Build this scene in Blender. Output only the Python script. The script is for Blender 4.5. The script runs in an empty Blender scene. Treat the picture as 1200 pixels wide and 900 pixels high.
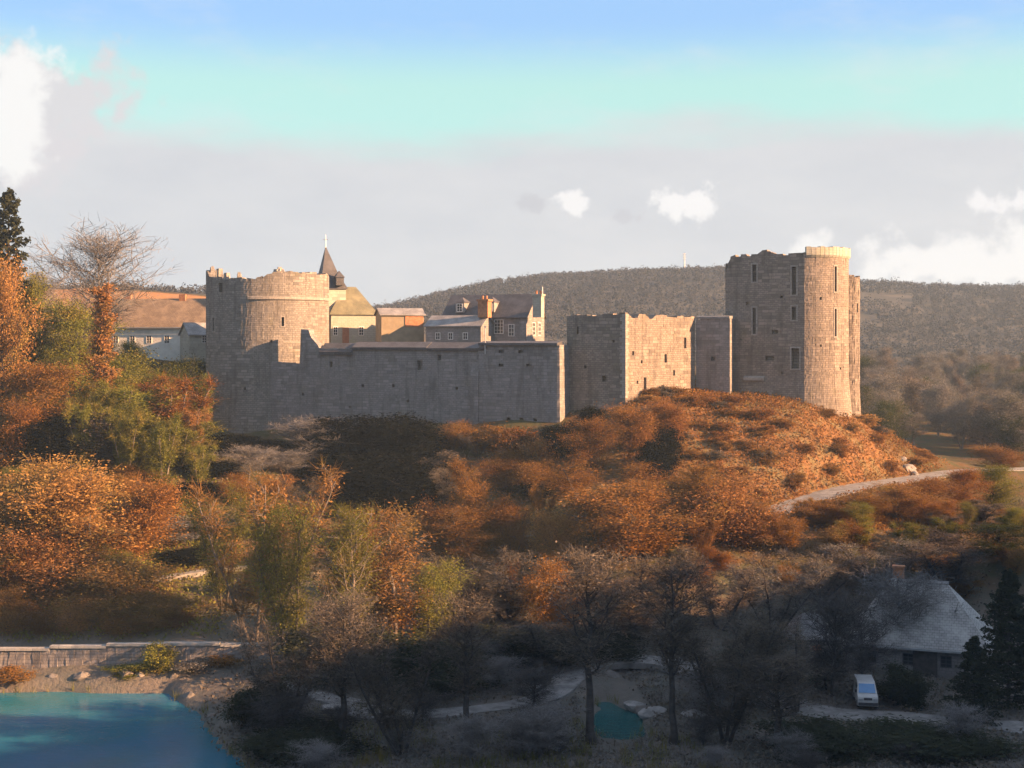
import bpy, math, random
import numpy as np
from mathutils import Vector

R = math.radians
C = bpy.context.scene
COL = C.collection
EYE, F, HZ = 40.0, 1648.0, 400.0          # eye height (m), focal length and horizon row of a 1200 x 900 picture

# ------------------------------------------------------------------ camera
cam = bpy.data.cameras.new('camera'); camo = bpy.data.objects.new('camera', cam); COL.objects.link(camo)
camo.location = (0, 0, EYE); camo.rotation_euler = (R(90), 0, 0)
cam.sensor_width = 36; cam.lens = 36 * F / 1200; cam.shift_y = -(450 - HZ) / 1200
cam.clip_start = 0.5; cam.clip_end = 9000
C.camera = camo

# ------------------------------------------------------------------ light
AZ, EL = R(14), R(19.0)                    # sun: to the right, turned 14 degrees towards the camera, low
SUN = Vector((math.cos(AZ) * math.cos(EL), -math.sin(AZ) * math.cos(EL), math.sin(EL)))
sl = bpy.data.lights.new('sun', 'SUN'); so = bpy.data.objects.new('sun', sl); COL.objects.link(so)
sl.energy = 4.15; sl.angle = R(0.6); sl.color = (1.0, 0.54, 0.26)
so.rotation_euler = (-SUN).to_track_quat('-Z', 'Y').to_euler()
so.location = (300, -100, 200)

C.view_settings.view_transform = 'Standard'; C.view_settings.look = 'None'
C.view_settings.exposure = 2.4; C.view_settings.gamma = 1; C.view_settings.use_curve_mapping = False
C.cycles.use_denoising = True
C.cycles.max_bounces = 6; C.cycles.diffuse_bounces = 3; C.cycles.transparent_max_bounces = 8
C.cycles.volume_bounces = 0
C.cycles.sample_clamp_indirect = 6

class NT:
    """small helper for node trees"""
    def __init__(s, tree): s.t = tree; s.n = tree.nodes; s.l = tree.links
    def new(s, typ, **kw):
        n = s.n.new(typ)
        for k, v in kw.items(): setattr(n, k, v)
        return n
    def link(s, a, b): s.l.new(a, b)
    def put(s, sock, v):
        if hasattr(v, 'is_linked'): s.l.new(v, sock)
        else: sock.default_value = v
    def math(s, op, a, b=0.0, clamp=False):
        n = s.new('ShaderNodeMath', operation=op); n.use_clamp = clamp
        s.put(n.inputs[0], a); s.put(n.inputs[1], b); return n.outputs[0]
    def mix(s, f, a, b, blend='MIX'):
        n = s.new('ShaderNodeMix', data_type='RGBA', blend_type=blend)
        s.put(n.inputs[0], f)
        s.put(n.inputs[6], a if hasattr(a, 'is_linked') else (*a[:3], 1)); s.put(n.inputs[7], b if hasattr(b, 'is_linked') else (*b[:3], 1))
        return n.outputs[2]
    def ramp(s, f, lo, hi):
        n = s.new('ShaderNodeMapRange', interpolation_type='SMOOTHSTEP')
        s.put(n.inputs[0], f); n.inputs[1].default_value = lo; n.inputs[2].default_value = hi
        return n.outputs[0]
    def noise(s, vec, scale, detail=4, rough=0.55, dist=0.0):
        n = s.new('ShaderNodeTexNoise'); s.put(n.inputs['Vector'], vec)
        n.inputs['Scale'].default_value = scale; n.inputs['Detail'].default_value = detail
        n.inputs['Roughness'].default_value = rough; n.inputs['Distortion'].default_value = dist
        return n.outputs['Fac']
    def vmul(s, vec, sc):
        n = s.new('ShaderNodeVectorMath', operation='MULTIPLY'); s.put(n.inputs[0], vec); n.inputs[1].default_value = sc
        return n.outputs[0]

# ------------------------------------------------------------------ sky
SKYK = 0.06
W = bpy.data.worlds.new('World'); C.world = W; W.use_nodes = True
w = NT(W.node_tree)
for n in list(w.n): w.n.remove(n)
out = w.new('ShaderNodeOutputWorld'); bg = w.new('ShaderNodeBackground'); bg.inputs[1].default_value = SKYK
sky = w.new('ShaderNodeTexSky', sky_type='NISHITA'); sky.sun_disc = False
sky.sun_elevation = EL; sky.sun_rotation = R(90) + AZ
sky.altitude = 200; sky.air_density = 1.0; sky.dust_density = 0.6; sky.ozone_density = 2.0
tc = w.new('ShaderNodeTexCoord'); D = tc.outputs['Generated']
sep = w.new('ShaderNodeSeparateXYZ'); w.link(D, sep.inputs[0])
elev = sep.outputs[2]
def dirv(px, py): return Vector(((px - 600) / F, 1, (HZ - py) / F)).normalized()
def cloud(px, py, wx, wy, scale, seed, soft=0.25):
    d0 = dirv(px, py)
    sub = w.new('ShaderNodeVectorMath', operation='SUBTRACT'); w.link(D, sub.inputs[0]); sub.inputs[1].default_value = d0
    m = w.vmul(sub.outputs[0], (F / wx, F / wx, F / wy))
    ln = w.new('ShaderNodeVectorMath', operation='LENGTH'); w.link(m, ln.inputs[0])
    off = w.new('ShaderNodeVectorMath', operation='ADD'); w.link(D, off.inputs[0]); off.inputs[1].default_value = (seed, seed * 2.1, 0)
    nz = w.noise(off.outputs[0], scale, 6, 0.6)
    v = w.math('SUBTRACT', ln.outputs['Value'], w.math('MULTIPLY', w.math('SUBTRACT', nz, 0.5), 4.2))
    r = w.new('ShaderNodeMapRange', interpolation_type='SMOOTHSTEP'); w.link(v, r.inputs[0])
    r.inputs[1].default_value = 1 + soft; r.inputs[2].default_value = 1 - soft * 2.0
    return r.outputs[0]
EXPO = 2 ** C.view_settings.exposure
def lin(r, g, b, k=1.0):
    f = lambda c: (c / 12.92 if c <= 0.04045 else ((c + 0.055) / 1.055) ** 2.4)
    return tuple(f(c / 255) * k for c in (r, g, b))
KS = 1 / (SKYK * EXPO)
n1 = w.noise(w.vmul(D, (1, 1, 5)), 3.0, 6, 0.6)
n2 = w.noise(w.vmul(D, (1, 1, 3)), 9.0, 6, 0.6)
# clear air: the Nishita sky, its upper blue lifted by thin high veil that grows paler and greener lower down
veil = w.mix(w.ramp(elev, 0.225, 0.175), lin(158, 202, 250, KS), lin(190, 236, 222, KS))
clear = w.mix(w.math('MULTIPLY', w.ramp(elev, 0.62, 0.26), 0.85), sky.outputs[0], veil)
el2 = w.math('ADD', elev, w.math('MULTIPLY', w.math('SUBTRACT', n1, 0.5), 0.09))
wisps = w.math('MULTIPLY', w.ramp(n2, 0.5, 0.8), 0.4)
c1 = w.mix(wisps, clear, lin(226, 234, 238, KS))
# grey-lilac bank above the horizon, all the way round
bank = w.math('MULTIPLY', w.ramp(el2, 0.158, 0.125), 0.97)
bankcol = w.mix(n2, lin(206, 209, 217, KS), lin(233, 232, 233, KS))
c2 = w.mix(bank, c1, bankcol)
# cumulus: unseen overhead patches added to whiten and lift the skylight, and those seen in the view
hi = w.math('MULTIPLY', w.ramp(w.noise(D, 3.2, 6, 0.6), 0.42, 0.6), w.math('MULTIPLY', w.ramp(elev, 0.32, 0.42), 0.9))
c3 = w.mix(hi, c2, lin(226, 224, 226, KS))
for px, py, wx, wy, sc, sd, col in ((50, 125, 110, 62, 26, 1.3, (226, 223, 226)), (8, 118, 48, 60, 22, 1.3, (253, 252, 250)),
                                    (672, 238, 26, 11, 60, 4.4, (252, 250, 249)), (803, 238, 32, 20, 55, 5.2, (253, 251, 250)),
                                    (628, 238, 20, 9, 120, 6.0, (196, 196, 203)), (735, 254, 16, 7, 120, 2.0, (203, 202, 208)),
                                    (1150, 305, 170, 30, 28, 7.1, (254, 252, 250)), (1195, 236, 45, 11, 50, 8.0, (250, 248, 248))):
    c3 = w.mix(w.math('MULTIPLY', cloud(px, py, wx, wy, sc, sd), .45 if col[0] < 215 else .95), c3, lin(*col, KS))
w.link(c3, bg.inputs[0]); w.link(bg.outputs[0], out.inputs[0])

# ------------------------------------------------------------------ materials
def mat(name, rough=0.9, spec=0.2):
    m = bpy.data.materials.new(name); m.use_nodes = True
    t = NT(m.node_tree); b = m.node_tree.nodes['Principled BSDF']
    b.inputs['Roughness'].default_value = rough; b.inputs['Specular IOR Level'].default_value = spec
    return m, t, b
def plain(name, col, rough=0.8, var=0.25, scale=2.0, spec=0.3, metal=0.0):
    m, t, b = mat(name, rough, spec)
    g = t.new('ShaderNodeTexCoord').outputs['Object']
    nz = t.noise(g, scale, 5, 0.6)
    lo = tuple(c * (1 - var) for c in col); hi_ = tuple(min(1, c * (1 + var)) for c in col)
    t.link(t.mix(t.ramp(nz, 0.25, 0.75), lo, hi_), b.inputs['Base Color']); b.inputs['Metallic'].default_value = metal
    bp = t.new('ShaderNodeBump'); bp.inputs['Strength'].default_value = 0.25; bp.inputs['Distance'].default_value = 0.05
    t.link(t.noise(g, scale * 6, 4), bp.inputs['Height']); t.link(bp.outputs[0], b.inputs['Normal'])
    return m
def masonry_mat(name, c1, c2, mortar, bw=0.66, bh=0.34, stain=0.5, moss=(0.16, 0.15, 0.07), mossk=0.3):
    m, t, b = mat(name, 0.95, 0.1)
    uv = t.new('ShaderNodeTexCoord').outputs['UV']
    pos = t.new('ShaderNodeTexCoord').outputs['Object']
    nz = t.new('ShaderNodeTexNoise'); nz.inputs['Scale'].default_value = 1.3; nz.inputs['Detail'].default_value = 3; t.link(uv, nz.inputs['Vector'])
    sub = t.new('ShaderNodeVectorMath', operation='MULTIPLY_ADD'); t.link(nz.outputs['Color'], sub.inputs[0]); sub.inputs[1].default_value = (0.32, 0.2, 0); t.link(uv, sub.inputs[2])
    br = t.new('ShaderNodeTexBrick'); t.link(sub.outputs[0], br.inputs['Vector'])
    br.inputs['Scale'].default_value = 1; br.inputs['Brick Width'].default_value = bw; br.inputs['Row Height'].default_value = bh
    br.inputs['Mortar Size'].default_value = 0.04; br.inputs['Mortar Smooth'].default_value = 0.4; br.inputs['Bias'].default_value = -0.1
    br.inputs['Color1'].default_value = (*c1, 1); br.inputs['Color2'].default_value = (*c2, 1); br.inputs['Mortar'].default_value = (*mortar, 1)
    br2 = t.new('ShaderNodeTexBrick'); t.link(sub.outputs[0], br2.inputs['Vector']); br2.offset = 0.37; br2.squash = 1.4; br2.squash_frequency = 3
    br2.inputs['Scale'].default_value = 1; br2.inputs['Brick Width'].default_value = bw * 1.75; br2.inputs['Row Height'].default_value = bh * 1.5
    br2.inputs['Mortar Size'].default_value = 0.05; br2.inputs['Mortar Smooth'].default_value = 0.5
    br2.inputs['Color1'].default_value = (*[x * 1.1 for x in c1], 1); br2.inputs['Color2'].default_value = (*[x * .85 for x in c2], 1); br2.inputs['Mortar'].default_value = (*mortar, 1)
    pk = t.ramp(t.noise(pos, 0.22, 4, 0.6), 0.47, 0.55)
    stone = t.mix(pk, br.outputs['Color'], br2.outputs['Color'])
    big = t.noise(pos, 0.16, 5, 0.65)
    streak = t.noise(t.vmul(pos, (1, 1, 0.16)), 0.9, 4, 0.6)
    med = t.noise(pos, 1.1, 4, 0.6)
    c = t.mix(t.math('MULTIPLY', t.ramp(big, 0.45, 0.72), stain), stone, tuple(x * 0.55 for x in c1))
    c = t.mix(t.math('MULTIPLY', t.ramp(streak, 0.5, 0.66), stain * 0.9), c, tuple(x * 0.45 for x in c2))
    c = t.mix(t.math('MULTIPLY', t.ramp(med, 0.5, 0.8), 0.45), c, tuple(min(1, x * 1.35) for x in c2))
    c = t.mix(t.math('MULTIPLY', t.ramp(t.noise(pos, 0.35, 5, 0.7), 0.55, 0.75), mossk), c, moss)
    t.link(c, b.inputs['Base Color'])
    bp = t.new('ShaderNodeBump'); bp.inputs['Strength'].default_value = 0.5; bp.inputs['Distance'].default_value = 0.05
    h = t.math('ADD', t.math('MULTIPLY', br.outputs['Fac'], -0.6), t.math('ADD', t.noise(pos, 5, 4, 0.6), t.math('MULTIPLY', med, 1.2)))
    t.link(h, bp.inputs['Height']); t.link(bp.outputs[0], b.inputs['Normal'])
    return m
def leaf_mat(name, a, b_, c_=None, trans=0.35):
    """leaves: colour differs leaf by leaf and tree by tree; some light passes through"""
    m = bpy.data.materials.new(name); m.use_nodes = True; t = NT(m.node_tree)
    for n in list(t.n): t.n.remove(n)
    o = t.new('ShaderNodeOutputMaterial')
    geo = t.new('ShaderNodeNewGeometry'); oi = t.new('ShaderNodeObjectInfo')
    pos = t.new('ShaderNodeTexCoord').outputs['Object']
    rnd = geo.outputs['Random Per Island']
    c = t.mix(rnd, a, b_)
    if c_: c = t.mix(t.math('MULTIPLY', t.ramp(t.noise(pos, 0.45, 3), 0.48, 0.68), 0.75), c, c_)
    hs = t.new('ShaderNodeHueSaturation'); t.link(c, hs.inputs['Color'])
    t.link(t.math('ADD', t.math('MULTIPLY', oi.outputs['Random'], 0.02), 0.49), hs.inputs['Hue'])
    t.link(t.math('ADD', t.math('MULTIPLY', t.math('FRACT', t.math('MULTIPLY', oi.outputs['Random'], 7.3)), 0.5), 0.75), hs.inputs['Value'])
    d = t.new('ShaderNodeBsdfDiffuse'); tr = t.new('ShaderNodeBsdfTranslucent'); mx = t.new('ShaderNodeMixShader')
    t.link(hs.outputs[0], d.inputs[0]); t.link(hs.outputs[0], tr.inputs[0]); mx.inputs[0].default_value = trans
    t.link(d.outputs[0], mx.inputs[1]); t.link(tr.outputs[0], mx.inputs[2]); t.link(mx.outputs[0], o.inputs[0])
    return m
M = {}
M['wall'] = masonry_mat('grey_rubble', (0.265, 0.247, 0.24), (0.195, 0.185, 0.183), (0.155, 0.148, 0.146))
M['tower'] = masonry_mat('tower_rubble', (0.27, 0.25, 0.225), (0.165, 0.155, 0.145), (0.12, 0.115, 0.105))
M['keep'] = masonry_mat('keep_rubble', (0.28, 0.24, 0.205), (0.175, 0.155, 0.135), (0.125, 0.11, 0.1))
M['pale'] = masonry_mat('pale_dressed_stone', (0.33, 0.31, 0.28), (0.28, 0.26, 0.24), (0.22, 0.21, 0.19), 0.7, 0.35, 0.25)
M['coping'] = masonry_mat('coping_slabs', (0.42, 0.41, 0.38), (0.36, 0.35, 0.33), (0.3, 0.29, 0.27), 1.4, .9, .3)
M['limewash'] = masonry_mat('cream_render', (0.40, 0.39, 0.33), (0.36, 0.35, 0.30), (0.30, 0.29, 0.25), 0.8, 0.4, 0.2, (0.3, 0.32, 0.15), 0.5)
M['render'] = plain('white_render', (0.74, 0.72, 0.66), 0.9, 0.12, 0.8)
M['tan'] = plain('tan_render', (0.27, 0.22, 0.15), 0.9, 0.2, 0.6)
M['brick'] = plain('brick_red', (0.36, 0.17, 0.09), 0.9, 0.3, 2)
M['door'] = plain('brown_door_paint', (0.30, 0.13, 0.07), 0.6, 0.2, 2)
M['white'] = plain('white_paint', (0.72, 0.71, 0.68), 0.5, 0.08, 2)
M['iron'] = plain('dark_iron', (0.05, 0.05, 0.055), 0.55, 0.3, 3, 0.4)
M['zinc'] = plain('grey_zinc', (0.42, 0.43, 0.44), 0.4, 0.15, 2, 0.5, 0.4)
M['road'] = plain('worn_asphalt', (0.20, 0.195, 0.19), 0.9, 0.25, 0.5)
M['gravel'] = plain('pale_gravel', (0.20, 0.193, 0.183), 0.95, 0.35, 0.9)
M['rock'] = plain('weathered_rock', (0.17, 0.155, 0.14), 0.95, 0.45, 0.7)
M['palerock'] = plain('pale_rock', (0.24, 0.232, 0.22), 0.95, 0.4, 0.9)
M['bark'] = plain('dark_bark', (0.06, 0.054, 0.05), 0.95, 0.4, 2)
M['bark_pale'] = plain('pale_bark', (0.15, 0.13, 0.115), 0.95, 0.4, 2)
M['twig_grey'] = plain('grey_twigs', (0.17, 0.163, 0.16), 0.95, 0.3, 2)
M['twig_pale'] = plain('bleached_twigs', (0.15, 0.143, 0.137), 0.95, 0.3, 2)
M['rubber'] = plain('black_rubber', (0.02, 0.02, 0.02), 0.8, 0.2, 3)
M['van_paint'] = plain('dusty_white_paint', (0.5, 0.5, 0.49), 0.45, 0.12, 1.2)
def glass_mat():
    m, t, b = mat('window_glass', 0.08, 0.5); b.inputs['Base Color'].default_value = (0.02, 0.025, 0.03, 1); return m
M['glass'] = glass_mat()
def slate_mat(name, c1, c2, sc=0.4):
    m, t, b = mat(name, 0.6, 0.4)
    uv = t.new('ShaderNodeTexCoord').outputs['UV']; pos = t.new('ShaderNodeTexCoord').outputs['Object']
    br = t.new('ShaderNodeTexBrick'); t.link(uv, br.inputs['Vector']); br.inputs['Scale'].default_value = 1
    br.inputs['Brick Width'].default_value = sc; br.inputs['Row Height'].default_value = sc * 0.7; br.inputs['Mortar Size'].default_value = 0.02
    br.inputs['Color1'].default_value = (*c1, 1); br.inputs['Color2'].default_value = (*c2, 1); br.inputs['Mortar'].default_value = (*[x * 0.4 for x in c1], 1)
    c = t.mix(t.math('MULTIPLY', t.ramp(t.noise(pos, 0.5, 5, 0.65), 0.4, 0.7), 0.6), br.outputs['Color'], tuple(x * 1.6 for x in c2))
    t.link(c, b.inputs['Base Color'])
    bp = t.new('ShaderNodeBump'); bp.inputs['Strength'].default_value = 0.6; bp.inputs['Distance'].default_value = 0.04
    t.link(t.math('MULTIPLY', br.outputs['Fac'], -1), bp.inputs['Height']); t.link(bp.outputs[0], b.inputs['Normal'])
    return m
M['slate'] = slate_mat('blue_slate', (0.055, 0.055, 0.062), (0.08, 0.08, 0.088))
M['slate_pale'] = slate_mat('weathered_slate', (0.19, 0.185, 0.185), (0.24, 0.235, 0.23))
M['slate_barn'] = slate_mat('lichened_slate', (0.25, 0.245, 0.235), (0.33, 0.325, 0.31), .5)
M['tile_tan'] = slate_mat('tan_tiles', (0.17, 0.125, 0.085), (0.22, 0.165, 0.11), .5)
M['slate_moss'] = slate_mat('mossy_tiles', (0.13, 0.13, 0.08), (0.17, 0.16, 0.10))
M['rust'] = leaf_mat('rust_leaves', (0.26, 0.13, 0.038), (0.155, 0.078, 0.025), (0.20, 0.125, 0.045))
M['gold'] = leaf_mat('gold_leaves', (0.33, 0.185, 0.07), (0.22, 0.118, 0.04), (0.20, 0.165, 0.05))
M['olive'] = leaf_mat('olive_leaves', (0.18, 0.185, 0.04), (0.105, 0.115, 0.025), (0.21, 0.16, 0.045))
M['green'] = leaf_mat('green_leaves', (0.054, 0.064, 0.018), (0.032, 0.042, 0.011), (0.076, 0.071, 0.019))
M['dark'] = leaf_mat('shade_toned_evergreen', (0.008, 0.0095, 0.007), (0.004, 0.005, 0.004), None, 0.1)  # near-black: the shade on these bushes is put into the leaf colour
M['brown'] = leaf_mat('brown_leaves', (0.154, 0.130, 0.105), (0.090, 0.080, 0.069), (0.181, 0.145, 0.100), 0.25)
M['grey'] = leaf_mat('grey_leaves', (0.184, 0.175, 0.161), (0.114, 0.109, 0.101), (0.140, 0.140, 0.096), 0.25)
M['pine'] = leaf_mat('pine_needles', (0.044, 0.048, 0.026), (0.026, 0.031, 0.019), None, 0.15)
M['wood'] = leaf_mat('far_woodland', (0.068, 0.076, 0.085), (0.052, 0.058, 0.064), (0.07, 0.074, 0.08), 0.2)  # bluish tint puts part of the distance haze into the leaf colour

# ------------------------------------------------------------------ mesh helpers
def link(name, me, m=None, parent=None):
    o = bpy.data.objects.new(name, me); COL.objects.link(o)
    if m is not None and me is not None: me.materials.append(M[m] if isinstance(m, str) else m)
    if parent: o.parent = parent
    return o
def mesh_np(name, V, Fc, smooth=False):
    me = bpy.data.meshes.new(name); V = np.asarray(V, np.float32); Fc = np.asarray(Fc, np.int32); n, k = Fc.shape
    me.vertices.add(len(V)); me.vertices.foreach_set('co', V.ravel())
    me.loops.add(n * k); me.loops.foreach_set('vertex_index', Fc.ravel())
    me.polygons.add(n); me.polygons.foreach_set('loop_start', np.arange(0, n * k, k, dtype=np.int32))
    me.polygons.foreach_set('use_smooth', np.full(n, smooth))
    me.update(calc_edges=True); me.validate(); return me
class MB:
    def __init__(s): s.v = []; s.f = []; s.uv = []
    def face(s, pts, uv=None):
        i = len(s.v); s.v += [tuple(p) for p in pts]; s.f.append(tuple(range(i, i + len(pts))))
        if uv is None:
            p = [Vector(q) for q in pts]; n = (p[1] - p[0]).cross(p[2] - p[0])
            if n.length < 1e-9: n = Vector((0, 0, 1))
            n.normalize(); t = Vector((0, 0, 1)).cross(n)
            t = t.normalized() if t.length > 0.05 else Vector((1, 0, 0)); b = n.cross(t)
            uv = [(q.dot(t), q.dot(b)) for q in p]
        s.uv += list(uv)
    def box(s, c, size, rot=0.0, taper=1.0):
        x, y, z = size[0] / 2, size[1] / 2, size[2]; cr, sr = math.cos(rot), math.sin(rot)
        def P(a, b, h, k=1): return (c[0] + (a * cr - b * sr) * k, c[1] + (a * sr + b * cr) * k, c[2] + h)
        lo = [P(-x, -y, 0), P(x, -y, 0), P(x, y, 0), P(-x, y, 0)]; hi = [P(-x, -y, z, taper), P(x, -y, z, taper), P(x, y, z, taper), P(-x, y, z, taper)]
        s.face(hi); s.face(lo[::-1])
        for i in range(4):
            j = (i + 1) % 4; s.face([lo[i], lo[j], hi[j], hi[i]])
    def prism(s, poly, z0, z1):
        n = len(poly); s.face([(x, y, z1) for x, y in poly]); s.face([(x, y, z0) for x, y in poly[::-1]])
        for i in range(n):
            a, b = poly[i], poly[(i + 1) % n]; s.face([(*a, z0), (*b, z0), (*b, z1), (*a, z1)])
    def tube(s, a, b, r0, r1, k=6):
        a = Vector(a); b = Vector(b); d = (b - a).normalized(); u = d.orthogonal().normalized(); v = d.cross(u)
        A = [a + (u * math.cos(q) + v * math.sin(q)) * r0 for q in [i * 2 * math.pi / k for i in range(k)]]
        B = [b + (u * math.cos(q) + v * math.sin(q)) * r1 for q in [i * 2 * math.pi / k for i in range(k)]]
        for i in range(k):
            j = (i + 1) % k; s.face([A[i], A[j], B[j], B[i]])
        s.face(A[::-1]); s.face(B)
    def build(s, name, m, parent=None, smooth=False):
        me = bpy.data.meshes.new(name); me.from_pydata(s.v, [], s.f)
        l = me.uv_layers.new(name='UVMap'); l.data.foreach_set('uv', np.asarray(s.uv, np.float32).ravel())
        if smooth: me.polygons.foreach_set('use_smooth', [True] * len(me.polygons))
        me.update(); return link(name, me, m, parent)
def tag(o, label=None, cat=None, group=None, kind=None):
    if label: o['label'] = label
    if cat: o['category'] = cat
    if group: o['group'] = group
    if kind: o['kind'] = kind
    return o
def empty(name, loc, label, cat, group=None, rz=0):
    o = bpy.data.objects.new(name, None); COL.objects.link(o); o.location = loc; o.rotation_euler = (0, 0, rz); o.empty_display_size = 0.5
    return tag(o, label, cat, group)
def at(px, py, Y): return Vector(((px - 600) / F * Y, Y, EYE - (py - HZ) / F * Y))
def xof(px, Y): return (px - 600) / F * Y
def zof(py, Y): return EYE - (py - HZ) / F * Y

# ------------------------------------------------------------------ terrain
rng = np.random.default_rng(5)
_lat = rng.random((64, 64))
def vnoise(x, y, s):
    x = np.asarray(x, float) / s; y = np.asarray(y, float) / s
    i = np.floor(x).astype(int); j = np.floor(y).astype(int); fx = x - i; fy = y - j
    fx = fx * fx * (3 - 2 * fx); fy = fy * fy * (3 - 2 * fy)
    g = lambda a, b: _lat[a % 64, b % 64]
    return (g(i, j) * (1 - fx) + g(i + 1, j) * fx) * (1 - fy) + (g(i, j + 1) * (1 - fx) + g(i + 1, j + 1) * fx) * fy - 0.5
PTS = []
for px, py, Y in ((0, 755, 158), (290, 755, 158), (100, 700, 167), (230, 690, 170), (100, 600, 185), (200, 620, 187), (60, 520, 205), (180, 530, 205), (100, 450, 235),
                  (150, 420, 262), (180, 352, 420), (40, 352, 400), (245, 525, 226), (320, 522, 225), (380, 508, 238), (450, 502, 236), (550, 500, 228), (640, 500, 223), (700, 492, 223), (733, 472, 221),
                  (815, 462, 233), (850, 464, 236), (900, 468, 234), (950, 480, 229), (1000, 487, 236), (430, 560, 215), (430, 620, 200), (300, 600, 195), (300, 680, 175), (450, 700, 175), (640, 560, 206),
                  (620, 622, 193), (650, 700, 172), (800, 540, 210), (800, 600, 194), (800, 660, 178), (900, 540, 212), (1070, 545, 232), (1048, 515, 242),
                  (1150, 549, 245), (1050, 570, 222), (930, 594, 205), (1000, 622, 190), (1100, 640, 185), (1150, 600, 205),
                  (600, 850, 135), (800, 850, 135), (1000, 835, 141), (1000, 740, 168), (820, 745, 160), (1180, 800, 150), (1180, 700, 175), (500, 800, 148), (330, 835, 140),
                  (1150, 528, 300), (1100, 500, 350), (1100, 470, 420)):
    PTS.append((*at(px, py, Y)[:2], at(px, py, Y)[2]))
PTS += [(xof(250, 238), 238, 22.3), (xof(330, 238), 238, 22.5), (xof(290, 232), 232, 22.5), (xof(232, 248), 248, 25), (-70, 278, 36), (-60, 330, 42), (-40, 262, 36), (-20, 262, 36), (0, 250, 35.5), (20, 262, 35), (40, 252, 33), (0, 330, 34), (-30, 300, 36), (20, 430, 33), (-10, 450, 35), (-90, 460, 54), (60, 260, 24), (70, 270, 19), (45, 300, 26),
        (100, 150, 8), (100, 200, 14), (110, 260, 17), (140, 350, 20), (120, 450, 25), (-100, 157, 10), (-110, 200, 28), (-120, 250, 38), (-130, 350, 46),
        (0, 112, 2.5), (40, 115, 3), (0, 90, 4), (0, 60, 9), (0, 30, 20), (0, 0, 34), (0, -60, 45), (-80, 100, 3), (-80, 60, 9), (-80, 0, 32), (60, 90, 5), (80, 60, 12), (80, 0, 34), (-30,60,9),(30,60,9),(30,30,20),(-30,30,20), (-120, 120, 3), (-60, 130, 2.5)]
PA = np.array(PTS)
def _k(r2): return np.where(r2 > 1e-9, 0.5 * r2 * np.log(np.maximum(r2, 1e-9)), 0)
_n = len(PA); _K = _k(((PA[:, None, :2] - PA[None, :, :2]) ** 2).sum(-1)) + np.eye(_n) * 30
_P = np.c_[np.ones(_n), PA[:, :2]]
_sol = np.linalg.solve(np.block([[_K, _P], [_P.T, np.zeros((3, 3))]]), np.r_[PA[:, 2], np.zeros(3)])
def tps(x, y):
    o = _sol[_n] + _sol[_n + 1] * x + _sol[_n + 2] * y
    for i in range(_n): o = o + _sol[i] * _k((x - PA[i, 0]) ** 2 + (y - PA[i, 1]) ** 2)
    return o
CREST = np.array([(-3000, 338), (-400, 335), (0, 341), (140, 339), (240, 346), (420, 360), (470, 351), (520, 338), (580, 325), (640, 318), (760, 313), (850, 311), (940, 317), (1010, 327), (1100, 331), (1200, 331), (1600, 325), (4200, 330)], float)
def sm(t): t = np.clip(t, 0, 1); return t * t * (3 - 2 * t)
def ground(x, y):
    x = np.asarray(x, float); y = np.asarray(y, float); sh = x.shape
    x = np.atleast_1d(x).ravel(); y = np.atleast_1d(y).ravel()
    xc = np.clip(x, -130, 150); yc = np.clip(y, -60, 450)
    z = tps(xc, yc)
    z = z + vnoise(x, y, 9) * 1.0 + vnoise(x + 7, y, 3.7) * 0.35
    # unseen ridge right of the view, its crest shaped to shade the valley bottom
    s = x * math.cos(AZ) - y * math.sin(AZ); u = x * math.sin(AZ) + y * math.cos(AZ)
    h = np.interp(u, [-100, 60, 100, 133, 157, 186, 198, 225, 270, 330], [84, 82, 78, 71, 64, 55, 51, 44, 30, 5]) + vnoise(u, s * 0, 14) * 2
    z = np.maximum(z, h - np.abs(s - 130) * 0.9)
    # far hills
    px = 600 + F * x / np.maximum(y, 30); cy = np.interp(px, CREST[:, 0], CREST[:, 1] + 8)
    zc = EYE + (HZ - cy) / F * 1000
    t = sm((y - 440) / 560)
    zf = z * (1 - t) + zc * t + t * (vnoise(x, y, 120) * 16) * np.clip((1000 - y) / 300, 0, 1)
    z = np.where(y > 440, np.where(y > 1000, zc - (y - 1000) * 0.05, zf), z)
    # river pool on the left
    e = (x + 36.3) * 0.889 + (y - 148) * 0.458
    m = np.minimum(np.minimum(148.2 - y + vnoise(x, y, 6) * 1.2, -e + vnoise(x, y, 5) * 2.0), y - 96)
    z = np.where(m > 0, np.minimum(z, 3.0 - np.clip(m * 0.5, 0, 1.6)), np.where((m > -4) & (y > 90) & (y < 190), np.clip(z, 3.0 - m * .25, 3.0 - m * 1.1), z))
    if ROADS is not None:
        rp, rz = ROADS; near = np.where((x > 25) & (x < 110) & (y > 185) & (y < 270))[0]
        if len(near):
            dd = np.hypot(x[near][:, None] - rp[None, :, 0], y[near][:, None] - rp[None, :, 1]); ix = dd.argmin(1); dm = dd.min(1); wt = 1 - sm((dm - 2.2) / 4.5)
            z[near] = z[near] * (1 - wt) + (rz[ix] - .06) * wt
    # small pool in mid valley
    q = 1 - np.sqrt(((x - 10.3) / 2.7) ** 2 + ((y - 137) / 6.5) ** 2) + vnoise(x, y, 3) * 0.55
    z = np.where(q > 0, np.minimum(z, 3.0 - np.clip(q * 2.5, 0, 1)), np.where(q > -0.5, np.clip(z, 3.0 - q * .35, 3.0 - q * 1.6), z))
    z = np.where((y > 95) & (y < 200) & (m <= 0) & (q <= 0), np.maximum(z, 3.0 + .12 * np.clip(-m, 0, 1) * np.clip(-q * 4, 0, 1)), z)
    return z.reshape(sh)
ROADS = None
_cp = [(xof(1215, 258), 258), (xof(1150, 244), 244), (xof(1090, 230), 230), (xof(1030, 218), 218), (xof(935, 204), 204), (xof(880, 196), 196)]
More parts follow.
